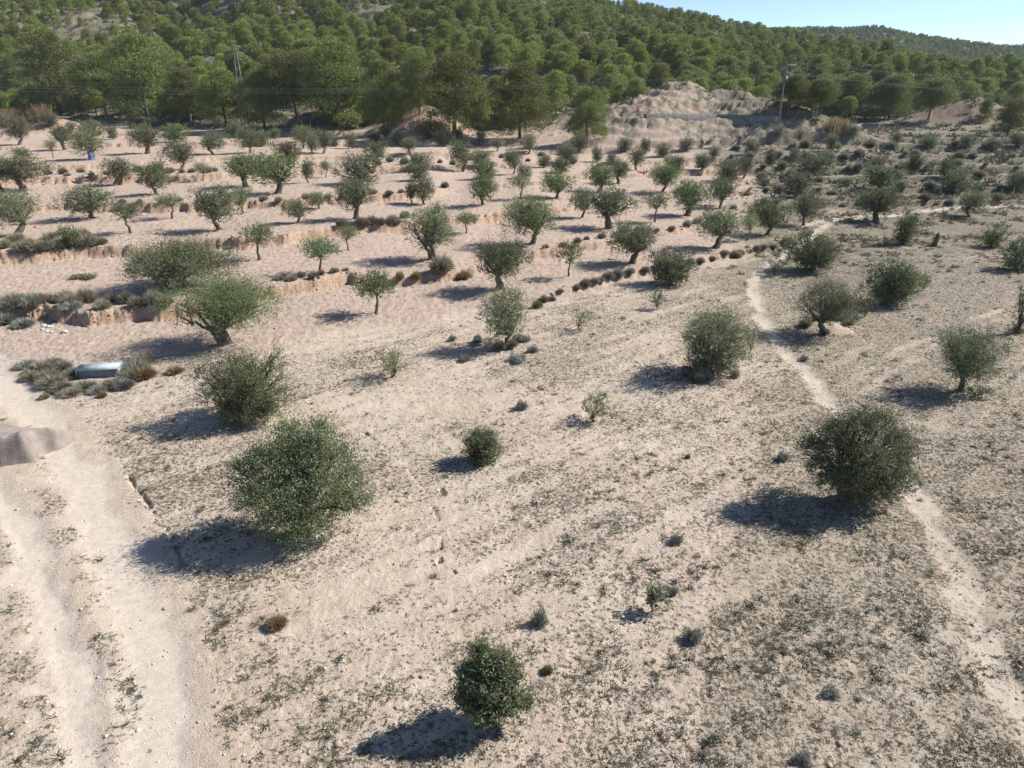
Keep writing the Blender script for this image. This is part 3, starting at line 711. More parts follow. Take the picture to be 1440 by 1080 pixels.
# rough visibility: inside the frame
inside = (np.abs(XY[:, 0] / XY[:, 1]) < .68) & ((ZZ - CAM_Z) / XY[:, 1] < .10)
score = vis * inside + np.array([p[7] for p in pines]) * 10
order = np.argsort(-score); IND = set(order[:298].tolist())
def pine_label(x, y):
    t = x / y; d = y - np.interp(x, FX, FY)
    a = 'left' if t < -.25 else ('centre' if t < .1 else 'right')
    return ('green pine at the wooded foot of the hill, %s' % a) if d < 22 else (('rounded green pine on the lower slope, %s part of the hillside' % a) if d < 60 else ('small rounded pine on the mid slope, %s part of the hillside' % a))
EL = ['broad pine with drooping tiers right of the red earth slope', 'dark full pine standing right of the broad tiered one', 'isolated bushy bright pine in front of the rocky outcrop', 'lone dark pine above the far right terraces',
      'slim pine just left of the red earth slope', 'tall dense pine left of the slim one at the wood edge', 'pine with bare lower branches beside the lattice pylon, on its right', 'largest dark pine mass at the left wood edge',
      'pine left of the largest dark pine', 'tall pine above the reeds at far left', 'pine right of the largest dark pine', 'pine left of the lattice pylon', 'pine whose crown lies behind the lattice pylon', 'narrow pine above the red earth slope',
      'pine behind the power pole', 'pine right of the power pole', 'dark pine above the grey retaining wall', 'wide pine right of the grey retaining wall', 'pine left of the right-hand red earth scar', 'pine on the left edge above the reeds', 'pine between the tall dense and slim ones', 'small light green pine left of the lone dark one']
far_objs = []
for i, (x, y, z, w_, h_, k, yaw, e) in enumerate(pines):
    if i in IND:
        tm, cm = PEDGE[k % 4] if e else PINE[k]; r = make_tree('pine_tree', tm, cm, (x, y, float(ZZ[i]) - .1), yaw, (w_ / 5.6, w_ / 5.6, h_ / 8.0))
        tag(r, EL[i] if e else pine_label(x, y), 'pine', 'pine trees growing on the hillside')
    else: far_objs.append((x, y, float(ZZ[i]), w_ / 5.6, h_ / 8.0, k, yaw, 0))
Z2 = H(C2[:, 0], C2[:, 1])
for (x, y), z in zip(C2, Z2): s = prng.uniform(.7, 1.15); far_objs.append((x, y, z, s * 1.1, s, prng.randint(4), prng.uniform(0, 6.28), 1))
def forest(objs, name, label, cat):
    # trees past the first three hundred: one object, geometry nodes set one tree mesh on each point
    src = bpy.data.collections.new('forest_trees')
    for k, ((TV, TQ), (V, Q, tone)) in enumerate(FARP + VFARP):
        VV = np.concatenate([V, TV[:30]]); QQ = np.concatenate([Q, TQ[:25] + len(V)])
        me = new_mesh('forest_tree', VV, quads=QQ, mats=[M_PINE, M_BARK], fattr=np.concatenate([tone, np.zeros(25)]), mi=np.concatenate([np.zeros(len(Q)), np.ones(25)]))
        src.objects.link(bpy.data.objects.new('tree_%02d' % k, me))
    me = bpy.data.meshes.new(name); n = len(objs); P = np.array([o[:3] for o in objs], np.float32)
    me.vertices.add(n); me.vertices.foreach_set('co', P.ravel())
    a = me.attributes.new('tsize', 'FLOAT_VECTOR', 'POINT'); a.data.foreach_set('vector', np.array([(o[3], o[3], o[4]) for o in objs], np.float32).ravel())
    a = me.attributes.new('tyaw', 'FLOAT_VECTOR', 'POINT'); a.data.foreach_set('vector', np.array([(0, 0, o[6]) for o in objs], np.float32).ravel())
    a = me.attributes.new('tkind', 'INT', 'POINT'); a.data.foreach_set('value', np.array([o[5] % 4 + 6 if o[7] else o[5] for o in objs], np.int32))
    ob = mobj(name, me); g = bpy.data.node_groups.new('set_trees', 'GeometryNodeTree')
    g.interface.new_socket('Geometry', in_out='INPUT', socket_type='NodeSocketGeometry'); g.interface.new_socket('Geometry', in_out='OUTPUT', socket_type='NodeSocketGeometry')
    N = g.nodes; gi = N.new('NodeGroupInput'); go = N.new('NodeGroupOutput'); ip = N.new('GeometryNodeInstanceOnPoints'); ci = N.new('GeometryNodeCollectionInfo')
    ci.inputs['Collection'].default_value = src; ci.inputs['Separate Children'].default_value = True; ip.inputs['Pick Instance'].default_value = True
    def at(nm, ty):
        q = N.new('GeometryNodeInputNamedAttribute'); q.data_type = ty; q.inputs['Name'].default_value = nm; return q.outputs['Attribute']
    L = g.links.new; L(gi.outputs[0], ip.inputs['Points']); L(ci.outputs[0], ip.inputs['Instance']); L(at('tkind', 'INT'), ip.inputs['Instance Index'])
    er = N.new('FunctionNodeEulerToRotation'); L(at('tyaw', 'FLOAT_VECTOR'), er.inputs[0]); L(er.outputs[0], ip.inputs['Rotation'])
    L(at('tsize', 'FLOAT_VECTOR'), ip.inputs['Scale']); L(ip.outputs[0], go.inputs[0])
    md = ob.modifiers.new('trees', 'NODES'); md.node_group = g
    return tag(ob, label, cat, kind='stuff')
print('far pines', len(far_objs))
forest(far_objs, 'pine_forest', 'continuous green pine forest covering the upper hillside and the far ridge', 'forest')

# ------------------------------------------------------------------ tussocks, shrubs
def tussock(seed, n, R_, h, kind='grass'):
    rng = np.random.RandomState(seed)
    a = rng.uniform(0, 6.28, n); rr = np.sqrt(rng.rand(n)) ; el = 1.45 - rr * 1.15 + rng.normal(0, .12, n)
    d = np.stack([np.cos(a) * np.cos(el), np.sin(a) * np.cos(el), np.abs(np.sin(el))], 1)
    if kind == 'grass':
        base = np.stack([np.cos(a) * rr * R_ * .35, np.sin(a) * rr * R_ * .35, np.zeros(n)], 1)
        ln = h * rng.uniform(.55, 1.1, (n, 1)) * (1 - .25 * rr[:, None]) * np.array([[1, 1, 1]])
        tip = base + d * ln * np.array([R_ / h * .9, R_ / h * .9, 1]); mid = base * .5 + tip * .5 + np.array([0, 0, h * .10])
        s = unit(np.cross(d, rng.normal(0, 1, (n, 3)))) * .0055 * (1 + R_)
        V = np.stack([base - s, base + s, mid + s, mid - s, tip], 1).reshape(-1, 3); o = np.arange(n) * 5
        Q = np.stack([o, o + 1, o + 2, o + 3], 1); T3 = np.stack([o + 3, o + 2, o + 4], 1)
        t = rng.rand(n); return V, Q, T3, np.concatenate([t * .8, np.clip(t + .15, 0, 1)])
    base = d * rng.uniform(.35, 1, (n, 1)) * np.array([R_, R_, h]) * (.86 + .2 * np.sin(a * 3 + seed))[:, None]
    V, Q = leaves(rng, base, d, .09 + .05 * R_, .02 + .012 * R_, .6)
    return V, Q, None, rng.rand(n)
TUS = [new_mesh('grass_tussock', *(lambda r: (r[0], r[1], r[2]))(tussock(600 + i, 1500, .5, .5)), mats=[M_TUS], fattr=tussock(600 + i, 1500, .5, .5)[3]) for i in range(4)]
SHR = [new_mesh('shrub', *(lambda r: (r[0], r[1]))(tussock(650 + i, 1500, .5, .5, 'sh')), mats=[M_GREYSH], fattr=tussock(650 + i, 1500, .5, .5, 'sh')[3]) for i in range(4)]
def plant(name, u, v, wp, hp, mat, label, cat, group, meshes, dz=-.02):
    x, y, z = P3(u, v); mpp = (y * .92 + 4) / F; s = wp * mpp; h = hp * mpp; y += s * .3; z = Hs(x, y)
    o = mobj(name, rnd.choice(meshes), loc=(x, y, z + dz)); o.rotation_euler = (0, 0, rnd.uniform(0, 6.28)); o.scale = (s, s, h * 2)
    o.material_slots[0].link = 'OBJECT'; o.material_slots[0].material = mat
    return tag(o, label, cat, group)
for u, v, wp, hp, m, kd, lab in [
    (760, 884, 32, 34, M_GREYSH, 's', 'silver-grey rounded shrub in the foreground, taller of the two grey ones'),
    (977, 908, 38, 26, M_GREYSH, 's', 'low spreading grey shrub in the right foreground'),
    (952, 768, 24, 20, M_GREYSH, 's', 'small grey shrub above the low spreading one'),
    (948, 838, 18, 14, M_GREYSH, 's', 'tiny grey shrub beside the feathery sapling'),
    (770, 950, 22, 18, M_TUS, 'g', 'small yellowish weed tuft above the nearest olive bush'),
    (386, 888, 40, 24, M_TAN, 'g', 'tan dried tuft in the left foreground beside the road'),
    (733, 578, 24, 16, M_GREYSH, 's', 'small grey shrub in the middle of the field'),
    (1103, 650, 24, 16, M_GREYSH, 's', 'small grey-green shrub left of the big round olive bush'),
    (968, 645, 10, 8, M_GREYSH, 's', 'tiny grey-green tuft in the open field'),
    (1172, 984, 34, 14, M_GREYSH, 's', 'flat grey weed mat in the right foreground'),
    (636, 480, 15, 10, M_GREYSH, 's', 'round grey cushion left of the mound olive'),
    (740, 482, 16, 12, M_GREYSH, 's', 'grey cushion shrub right of the mound olive, upper one'),
    (750, 497, 22, 12, M_GREYSH, 's', 'grey cushion shrub right of the mound olive, middle one'),
    (728, 512, 34, 14, M_GREYSH, 's', 'wide grey cushion shrub right of the mound olive, lowest one'),
    (652, 510, 22, 12, M_GREYSH, 's', 'pale grey cushion shrub left below the mound olive'),
    (1035, 532, 18, 14, M_GREYSH, 's', 'grey cushion beside the eroded root mound'),
    (1132, 508, 14, 10, M_GREYSH, 's', 'small cushion beside the footpath'),
    (1133, 1078, 34, 18, M_GREYSH, 's', 'grey weed cushion at the bottom edge'),
    (765, 426, 18, 14, M_TAN, 'g', 'straw-coloured tussock at the lower end of the tussock row'),
    (756, 434, 22, 12, M_OL['b'], 's', 'green cushion at the lower end of the tussock row'),
    (100, 352, 26, 34, M_OL['b'], 's', 'bright green rounded shrub on the left bank, taller half of the pair'),
    (86, 342, 26, 26, M_OL['b'], 's', 'bright green rounded shrub on the left bank, back half of the pair'),
    (196, 536, 46, 22, M_TAN, 'g', 'tan grass clump right of the metal trough'),
    (243, 528, 30, 14, M_TAN, 'g', 'small tan grass clump farthest right of the trough'),
    (176, 540, 48, 22, M_TUS, 'g', 'grey-brown shrub at the right end of the trough'),
    (152, 548, 38, 16, M_TUS, 'g', 'brown shrub in front of the trough, right one'),
    (112, 552, 48, 15, M_TUS, 'g', 'brown shrub in front of the trough, middle one'),
    (80, 554, 44, 17, M_TUS, 'g', 'brown shrub in front of the trough, left one'),
    (60, 540, 44, 22, M_TUS, 'g', 'dry shrub left of the trough, nearer the road'),
    (48, 528, 46, 20, M_TUS, 'g', 'dry shrub left of the trough, beside the road edge'),
    (82, 524, 36, 18, M_TUS, 'g', 'dry shrub left behind the trough'),
    (190, 518, 40, 24, M_TUS, 'g', 'grey twiggy shrub behind the right end of the trough'),
    (60, 562, 18, 10, M_TUS, 'g', 'small dry tuft nearest the road bend'),
    (142, 560, 16, 12, M_TAN, 'g', 'small tan tuft below the trough shrubs'),
    (620, 394, 44, 32, M_TUS, 'g', 'large straw tussock hanging over the bank edge'),
    (652, 394, 26, 16, M_TAN, 'g', 'yellow tussock right of the large straw one'),
    (585, 400, 22, 14, M_TAN, 'g', 'yellow tussock left of the large straw one'), (562, 398, 16, 16, M_TAN, 'g', 'yellow tussock beside the young olive'),
    (1316, 345, 0, 0, None, '', ''),
    ]:
    if not m: continue
    plant('shrub' if kd == 's' else 'grass_tussock', u, v, wp, hp, m, lab, 'shrub' if kd == 's' else 'grass tussock', 'shrubs and tussocks on the dry field', SHR if kd == 's' else TUS)
for u, v, wp, hp in ((30, 520, 40, 14), (70, 516, 34, 14), (98, 534, 40, 18), (64, 548, 50, 20), (92, 560, 40, 14), (132, 556, 34, 14), (168, 550, 40, 18), (186, 528, 46, 22), (205, 512, 26, 18), (38, 536, 36, 14)):
    plant('grass_tussock', u, v, wp, hp, rnd.choice((M_TUS, M_TUS, M_GREYSH)), 'grey-brown dry scrub clump in the patch around the metal trough', 'grass tussock', 'scrub clumps round the trough', TUS)
for u, v, wp, hp in ((12, 438, 50, 26), (40, 446, 40, 22), (0, 458, 46, 20), (26, 462, 40, 14), (95, 440, 40, 14)):
    plant('grass_tussock', u, v, wp, hp, M_GREYSH, 'grey scrub clump below the bank at the far left', 'grass tussock', 'scrub clumps at the far left bank', TUS)
# edge rows of tussocks on the terrace lips
def lip(pts, n, wr, lab, grp, mats=(M_TUS,), jit=5):
    P = np.array(pts, float); L = np.concatenate([[0], np.cumsum(np.hypot(*np.diff(P, axis=0).T))])
    for k in range(n):
        s = (k + rnd.uniform(.1, .9)) / n * L[-1]; u = np.interp(s, L, P[:, 0]); v = np.interp(s, L, P[:, 1])
        wp = rnd.uniform(*wr); plant('grass_tussock', u, v + rnd.uniform(-jit, jit), wp, wp * rnd.uniform(.5, .75), rnd.choice(mats), lab, 'grass tussock', grp, TUS)
lip([(772, 424), (800, 412), (850, 400), (900, 388), (990, 370), (1060, 357), (1110, 346)], 24, (13, 24), 'grey tussock in the row edging the field beside the dense round olive', 'tussocks in the row at the field edge', (M_TUS, M_GREYSH), 2)
lip([(0, 440), (60, 430), (130, 432), (240, 432)], 16, (20, 38), 'dry grey tussock on the eroded bank at the left', 'tussocks on the lowest left bank', jit=6)
lip([(0, 350), (60, 352), (115, 345), (140, 352)], 14, (22, 40), 'dry tussock on the bank below the stout left edge olive', 'tussocks on the second left bank', jit=8)
lip([(390, 400), (430, 394), (490, 385)], 7, (12, 22), 'tussock on top of the bank left of the young slender olive', 'tussocks on the middle bank')
lip([(470, 322), (520, 318), (560, 318), (570, 310)], 10, (14, 26), 'dark tussock on the bank left of the thick grey trunk olive', 'tussocks on the second bank')
lip([(60, 248), (120, 245), (250, 243), (310, 243)], 16, (10, 20), 'tussock on the upper left terrace bank', 'tussocks on the upper left bank', jit=3)
lip([(130, 286), (260, 286), (400, 284), (540, 274), (640, 262)], 18, (10, 18), 'tussock on the third terrace bank', 'tussocks on the third bank', jit=4)
lip([(760, 350), (850, 336), (960, 320), (1030, 310)], 14, (10, 20), 'tussock on the bank below the spreading olives', 'tussocks on the right part of the second bank', jit=4)
lip([(520, 234), (640, 228), (760, 222), (860, 240)], 16, (9, 16), 'tussock on the fourth terrace bank', 'tussocks on the fourth bank', jit=5)

for v_, nm in ((290, 'lowest'), (272, 'second'), (255, 'third'), (240, 'fourth'), (224, 'fifth'), (211, 'sixth')):
    lip([(1010, v_ + 1), (1200, v_), (1436, v_ - 2)], 11, (9, 24), 'dark dry tussock along the %s bank of the right-hand fallow terraces' % nm, 'tussocks on the %s right-hand bank' % nm, (M_TUS, M_GREYSH, M_OL['p']), 3)
# scrub and weeds nobody could count
def merge_small(name, pts, mats, label, nb, size, tones=None, w=.02, flat=.5, seed=5):
    rng = np.random.RandomState(seed); n = len(pts)
    s = size * rng.uniform(.5, 1.4, n)
    C = np.repeat(pts[:, None, :], nb, 1); d = rng.normal(0, 1, (n, nb, 3)); d[..., 2] = np.abs(d[..., 2]) * flat + .25; d = unit(d)
    B = C + rng.normal(0, .28, (n, nb, 3)) * s[:, None, None] * np.array([1, 1, 0]); L = s[:, None, None] * rng.uniform(.5, 1.1, (n, nb, 1))
    tip = B + d * L; sd_ = unit(np.cross(d.reshape(-1, 3), rng.normal(0, 1, (n * nb, 3)))).reshape(n, nb, 3) * (w * (s / size))[:, None, None]
    V = np.stack([B - sd_, B + sd_, tip + sd_ * .4, tip - sd_ * .4], 2).reshape(-1, 3)
    Q = np.arange(len(V)).reshape(-1, 4); t = np.clip(np.repeat(rng.rand(n), nb) * .7 + rng.rand(n * nb) * .4, 0, 1)
    return tag(mobj(name, new_mesh(name, V, quads=Q, mats=mats, fattr=t)), label, name.replace('_', ' '), kind='stuff')
grng = np.random.RandomState(21)
def field(n, y0, y1, tm=.85):
    y = np.exp(grng.uniform(math.log(y0), math.log(y1), n)); t = grng.uniform(-tm, tm, n); x = (y + 8) * t; return x, y
def at_ground(x, y, A): return np.stack([x, y, H(x, y) + micro(x, y, A)], 1)
x, y = field(330000, 7, 80); A = attrs(x, y)
k = grng.rand(len(x)) < np.clip((A['weed'] - .12), 0, 1) ** 1.2 * .8 * (1 - .9 * A['till']) * (1 - A['bank']) * np.clip(.32 + 1.5 * fbm(x, y, 4, .7, 80), .08, 1)
x, y = x[k], y[k]; A = {q: a[k] for q, a in A.items()}
merge_small('ground_weeds', at_ground(x, y, A), [M_WEED], 'sparse grey-green and brown dead weeds speckling the pale soil of the field', 7, .062, w=.008, flat=.45)
x, y = field(26000, 7, 60); A = attrs(x, y); k = grng.rand(len(x)) < np.clip(A['weed'] - .25, 0, 1) * .5 * (1 - A['till']) * (1 - A['bank']) * np.clip(.2 + 1.6 * fbm(x, y, 4, .35, 84), .03, 1)
x, y = x[k], y[k]; A = {q: a[k] for q, a in A.items()}
merge_small('dry_tufts', at_ground(x, y, A), [leaf_mat('tuft_leaf', (.09, .095, .06), (.27, .26, .19), .15, .9)], 'larger dark dry tufts scattered over the pale field', 22, .15, w=.009, flat=.5, seed=12)
x, y = field(130000, 28, 110); A = attrs(x, y); k = (A['bank'] > .3) & (grng.rand(len(x)) < .35); x, y = x[k], y[k]; A = {q: a[k] for q, a in A.items()}
BANKX = (x, y, A)
# clods and stones
x, y = field(60000, 7, 110); A = attrs(x, y); k = grng.rand(len(x)) < (.12 + .6 * A['till'] + .5 * A['bank']) * (1 - .8 * A['dust']); x, y = x[k], y[k]; A = {q: a[k] for q, a in A.items()}
def stones(name, x, y, A, mat, s0, label):
    n = len(x); P = at_ground(x, y, A); s = s0 * np.exp(grng.normal(0, .5, n))
    o = np.array([[1, 0, 0], [0, 1, 0], [-1, 0, 0], [0, -1, 0], [0, 0, 1], [0, 0, -1]], float)
    V = o[None] * grng.uniform(.6, 1.1, (n, 6, 1)) * s[:, None, None]; a = grng.uniform(0, 6.28, n); c, q = np.cos(a), np.sin(a)
    V = np.stack([V[..., 0] * c[:, None] - V[..., 1] * q[:, None], V[..., 0] * q[:, None] + V[..., 1] * c[:, None], V[..., 2] * .7], 2) + P[:, None, :]
    f = np.array([[0, 1, 4], [1, 2, 4], [2, 3, 4], [3, 0, 4], [1, 0, 5], [2, 1, 5], [3, 2, 5], [0, 3, 5]])
    Tt = (f[None] + (np.arange(n) * 6)[:, None, None]).reshape(-1, 3)
    tag(mobj(name, new_mesh(name, V.reshape(-1, 3), tris=Tt, mats=[mat], fattr=np.repeat(grng.rand(n), 8))), label, name.replace('_', ' '), kind='stuff')
s = NT('clod'); M_CLOD = s.done(s.mix(s.attr('lv'), (.36, .25, .18), (.52, .41, .32)), .95, .05)
stones('soil_clods', x, y, A, M_CLOD, .035, 'loose reddish clods and pebbles lying on the tilled soil')
stones('bank_stones', *BANKX, M_CLOD, .075, 'stones and hard clods lying along the eroded terrace banks')
x, y = field(40000, 7, 45); A = attrs(x, y); k = grng.rand(len(x)) < .5 * np.maximum(A['road'], A['path'] * .6); x, y = x[k], y[k]; A = {q: a[k] for q, a in A.items()}
s = NT('gravel'); stones('road_gravel', x, y, A, s.done(s.mix(s.attr('lv'), (.40, .34, .28), (.68, .62, .55)), .9, .1), .017, 'small pale gravel and pebbles lying on the dirt road')
# scrub on hillside, outcrop and right hand terraces
x = grng.uniform(-230, 260, 62000); y = grng.uniform(85, 330, 62000); A = attrs(x, y); d = y - np.interp(x, FX, FY)
k = (np.abs(x / y) < .85) & (grng.rand(len(x)) < np.where(d > 0, .42 - .02 * A['rock'] - .25 * A['red'], A['right'] * .45 + A['bank'] * .3) * np.clip(.6 + fbm(x, y, 3, .15, 81) * 1.4, .05, 1))
x, y = x[k], y[k]; A = {q: a[k] for q, a in A.items()}
merge_small('hill_scrub', at_ground(x, y, A), [leaf_mat('scrub_leaf', (.085, .085, .05), (.24, .225, .15), .1, .9)], 'low grey-brown scrub and dry grass on the slopes, outcrop and right terraces', 12, .95, w=.10, flat=.6, seed=8)
x = grng.uniform(8, 90, 26000); y = grng.uniform(32, 100, 26000); A = attrs(x, y)
k = (np.abs(x / y) < .9) & (grng.rand(len(x)) < A['right'] * .8 * sstep(45, 62, y + fbm(x, y, 3, .1, 83) * 12) * (1 - A['dust']) * np.clip(.4 + fbm(x, y, 3, .2, 82) * 1.5, .02, 1)); x, y = x[k], y[k]; A = {q: a[k] for q, a in A.items()}
merge_small('rough_grass', at_ground(x, y, A), [leaf_mat('rough_grass_leaf', (.12, .11, .065), (.30, .265, .18), .1, .9)], 'dry rough grass and weeds on the fallow ground at the right', 12, .32, w=.03, flat=.7, seed=9)
# reeds at the far left and straw clump right
def reeds(u0, u1, v, n, h, lab, sd_):
    rng = np.random.RandomState(sd_); P = []
    for _ in range(n):
        x, y, z = P3(rng.uniform(u0, u1), v + rng.uniform(-2, 2)); P.append((x, y + rng.uniform(0, 3), z))
    P = np.array(P); nb = 40; n = len(P)
    B = np.repeat(P[:, None, :], nb, 1) + rng.normal(0, .6, (n, nb, 3)) * np.array([1, 1, 0]); d = rng.normal(0, .16, (n, nb, 3)); d[..., 2] = 1
    tip = B + d * h * rng.uniform(.6, 1.1, (n, nb, 1)); s = rng.normal(0, 1, (n, nb, 3)) * .05; s[..., 2] = 0
    V = np.stack([B - s, B + s, tip + s * .3, tip - s * .3], 2).reshape(-1, 3); Q = np.arange(len(V)).reshape(-1, 4)
    tag(mobj('reeds', new_mesh('reeds', V, quads=Q, mats=[M_TAN], fattr=rng.rand(len(Q)) * .7)), lab, 'reeds', kind='stuff')
reeds(-30, 62, 172, 50, 3.2, 'tall pale dry reeds at the far left foot of the hill', 1)
reeds(1168, 1196, 188, 14, 2.6, 'straw-coloured reed clump at the foot of the rocky outcrop', 2)

# ------------------------------------------------------------------ built things
def box(V, F_, c, s, rot=None):
    o = len(V); hx, hy, hz = s[0] / 2, s[1] / 2, s[2] / 2
    for a in (-1, 1):
        for b in (-1, 1):
            for d in (-1, 1):
                p = Vector((a * hx, b * hy, d * hz))
                if rot: p = rot @ p
                V.append((c[0] + p.x, c[1] + p.y, c[2] + p.z))
    for q in ((0, 1, 3, 2), (4, 6, 7, 5), (0, 4, 5, 1), (2, 3, 7, 6), (0, 2, 6, 4), (1, 5, 7, 3)): F_.append(tuple(o + k for k in q))
def bar(V, F_, a, b, r):
    a = Vector(a); b = Vector(b); d = b - a; q = d.to_track_quat('Z', 'Y').to_matrix()
    box(V, F_, tuple((a + b) / 2), (r, r, d.length), q)
M_GALV = simple('galvanised_steel', (.15, .16, .17), .5, .5, .5)
M_SHEET = simple('painted_sheet', (.42, .46, .46), .45, .5, .3, .12, 3)
M_DARKM = simple('dark_gap', (.05, .055, .055), .7)
M_CONC = simple('concrete', (.22, .21, .19), .9, .1, 0, .2, 1.5)

# corrugated metal trough
x, y, z = P3(137, 531); tr = empty('metal_trough', (x, y + .3, z), R(9))
tag(tr, 'pale blue-grey corrugated metal trough with flat lid among dry shrubs', 'metal trough')
def trough():
    L, Wd, Hh = 1.8, .55, .44
    n = 60; prof = [(k / n * Hh, .032 * math.cos(k / n * math.pi * 2 * 5)) for k in range(n + 1)]
    loop = []
    V = []; Fc = []
    for z_, o in prof:
        hx, hy = L / 2 + o, Wd / 2 + o
        V += [(-hx, -hy, z_), (hx, -hy, z_), (hx, hy, z_), (-hx, hy, z_)]
    for k in range(n):
        for j in range(4):
            a = k * 4 + j; b = k * 4 + (j + 1) % 4; Fc.append((a, b, b + 4, a + 4))
    mobj('side_panels', new_mesh('side_panels', V, quads=Fc, mats=[M_SHEET]), tr)
    V = []; Fc = []; box(V, Fc, (0, 0, Hh + .03), (L + .12, Wd + .12, .045)); box(V, Fc, (0, -Wd / 2 - .055, Hh - .02), (L + .12, .012, .07))
    lid = mobj('lid', new_mesh('lid', V, quads=Fc, mats=[simple('lid_sheet', (.40, .46, .47), .75, .15, 0, .18, 3)]), tr)
    V = []; Fc = []
    for sx in (-1, 1):
        for sy in (-1, 1): box(V, Fc, (sx * (L / 2 + .035), sy * (Wd / 2 + .035), Hh / 2 - .08), (.05, .05, Hh + .16))
    mobj('corner_posts', new_mesh('corner_posts', V, quads=Fc, mats=[M_GALV]), tr)
trough()

# lattice pylon
def pylon(u, v, hp, wb):
    x, y, z = P3(u, v); h = hp * y / F / .95; r = empty('lattice_pylon', (x, y, z - .2), R(20))
    tag(r, 'slim grey steel lattice pylon rising in front of the pines at the left', 'pylon')
    V = []; Fc = []; b, t = wb, .22
    n = 9
    for sx in (-1, 1):
        for sy in (-1, 1): bar(V, Fc, (sx * b, sy * b, 0), (sx * t, sy * t, h), .09)
    mobj('legs', new_mesh('legs', V, quads=Fc, mats=[M_GALV]), r)
    V = []; Fc = []
    for k in range(n):
        z0, z1 = h * k / n, h * (k + 1) / n; w0 = b + (t - b) * k / n; w1 = b + (t - b) * (k + 1) / n; s_ = 1 if k % 2 else -1
        for (ax, ay), (bx, by) in (((-1, -1), (1, -1)), ((-1, 1), (1, 1)), ((-1, -1), (-1, 1)), ((1, -1), (1, 1))):
            A_, B_ = ((ax, ay), (bx, by)) if s_ > 0 else ((bx, by), (ax, ay)); bar(V, Fc, (A_[0] * w0, A_[1] * w0, z0), (B_[0] * w1, B_[1] * w1, z1), .05)
    mobj('bracing', new_mesh('bracing', V, quads=Fc, mats=[M_GALV]), r)
    V = []; Fc = []; arms = []
    for zz, l in ((h - .3, 1.0), (h - 1.5, 1.3), (h - 2.7, 1.0)):
        bar(V, Fc, (-l, 0, zz), (l, 0, zz), .08)
    mobj('crossarm', new_mesh('crossarm', V, quads=Fc, mats=[M_GALV]), r)
    for zz, l in ((h - .3, 1.0), (h - 1.5, -1.3), (h - 2.7, 1.0)):
        segs = [[(np.array([l, 0, zz - .05 - k * .1]), .07 if k % 2 else .035) for k in range(5)]]
        tv, tq = tubes(segs, 8); mobj('insulator', new_mesh('insulator', tv, quads=tq, mats=[simple('glass_insulator', (.18, .22, .2), .2, .6)]), r)
        arms.append(Matrix.Translation(r.location) @ r.rotation_euler.to_matrix().to_4x4() @ Vector((l, 0, zz - .5)))
    return arms
armL = pylon(346, 184, 100, .75)
def pole(u, v, hp):
    x, y, z = P3(u, v); h = hp * y / F / .95; r = empty('power_pole', (x, y, z - .2), R(0))
    tag(r, 'grey power pole with crossarm standing on the rocky outcrop', 'power pole')
    tv, tq = tubes([[(np.array([0, 0, k / 5 * h]), .17 - .07 * k / 5) for k in range(6)]], 8); mobj('mast', new_mesh('mast', tv, quads=tq, mats=[M_GALV], smooth=True), r)
    V = []; Fc = []; bar(V, Fc, (-1.8, 0, h - .2), (1.8, 0, h - .2), .13); bar(V, Fc, (-.9, 0, h - 1.3), (.9, 0, h - 1.3), .09); bar(V, Fc, (-1.2, 0, h - .2), (0, 0, h - 1), .06); bar(V, Fc, (1.2, 0, h - .2), (0, 0, h - 1), .06)
    mobj('crossarm', new_mesh('crossarm', V, quads=Fc, mats=[M_GALV]), r); arms = []
    for l in (-1.7, 0, 1.7):
        tv, tq = tubes([[(np.array([l, 0, h - .1 + k * .09]), .08 if k % 2 else .04) for k in range(6)]], 8)
        mobj('insulator', new_mesh('insulator', tv, quads=tq, mats=[simple('grey_insulator', (.2, .22, .22), .2, .6)]), r); arms.append(r.location + Vector((l, 0, h + .3)))
    V = []; Fc = []; box(V, Fc, (.0, -.35, h - 2.4), (.7, .5, .9)); box(V, Fc, (0, -.35, h - 1.92), (.8, .6, .06))
    mobj('transformer', new_mesh('transformer', V, quads=Fc, mats=[M_GALV]), r)
    return arms
armR = pole(1093, 186, 80)
M_WIRE = simple('wire', (.30, .31, .32), .4, .5, .5)
def wire(a, b, sag, lab):
    a = np.array(a); b = np.array(b); pl = []
    for k in range(25): t = k / 24; p = a * (1 - t) + b * t; p[2] -= sag * 4 * t * (1 - t); pl.append((p, .010))
    tv, tq = tubes([pl], 4); tag(mobj('power_line', new_mesh('power_line', tv, quads=tq, mats=[M_WIRE])), lab, 'power line', 'power lines across the hillside')
for a, b, k in zip(armL, armR, ('upper', 'middle', 'lower')):
    wire(a, b, 3.0, '%s thin wire between the lattice pylon and the power pole' % k)
    wire(a, (a[0] - 120, a[1] + 6, a[2] + 1), 3.0, '%s thin wire leaving the lattice pylon to the left' % k)
for b, k in zip(armR, ('upper', 'middle', 'lower')):
    wire(b, (b[0] + 110, b[1] - 25, b[2] - 2 - .6 * armR.index(b)), 2.5, '%s thin wire leaving the power pole to the right' % k)

xr, yr, zr = P3(1093, 186); hr = 80 * yr / F / .95
for k, nm in enumerate(('left', 'middle', 'right')):
    a = (xr - 1.0 + k, yr, zr + hr - 1.6); wire(a, (a[0] + 115, a[1] - 34, a[2] - 5.5 - k * .8), 2.0, 'lower %s wire running from the power pole to the right edge' % nm)
    wire(a, (a[0] - 150, a[1] - 6, a[2] - 1 - k * .6), 2.0, 'lower %s wire running from the power pole to the left over the outcrop' % nm)
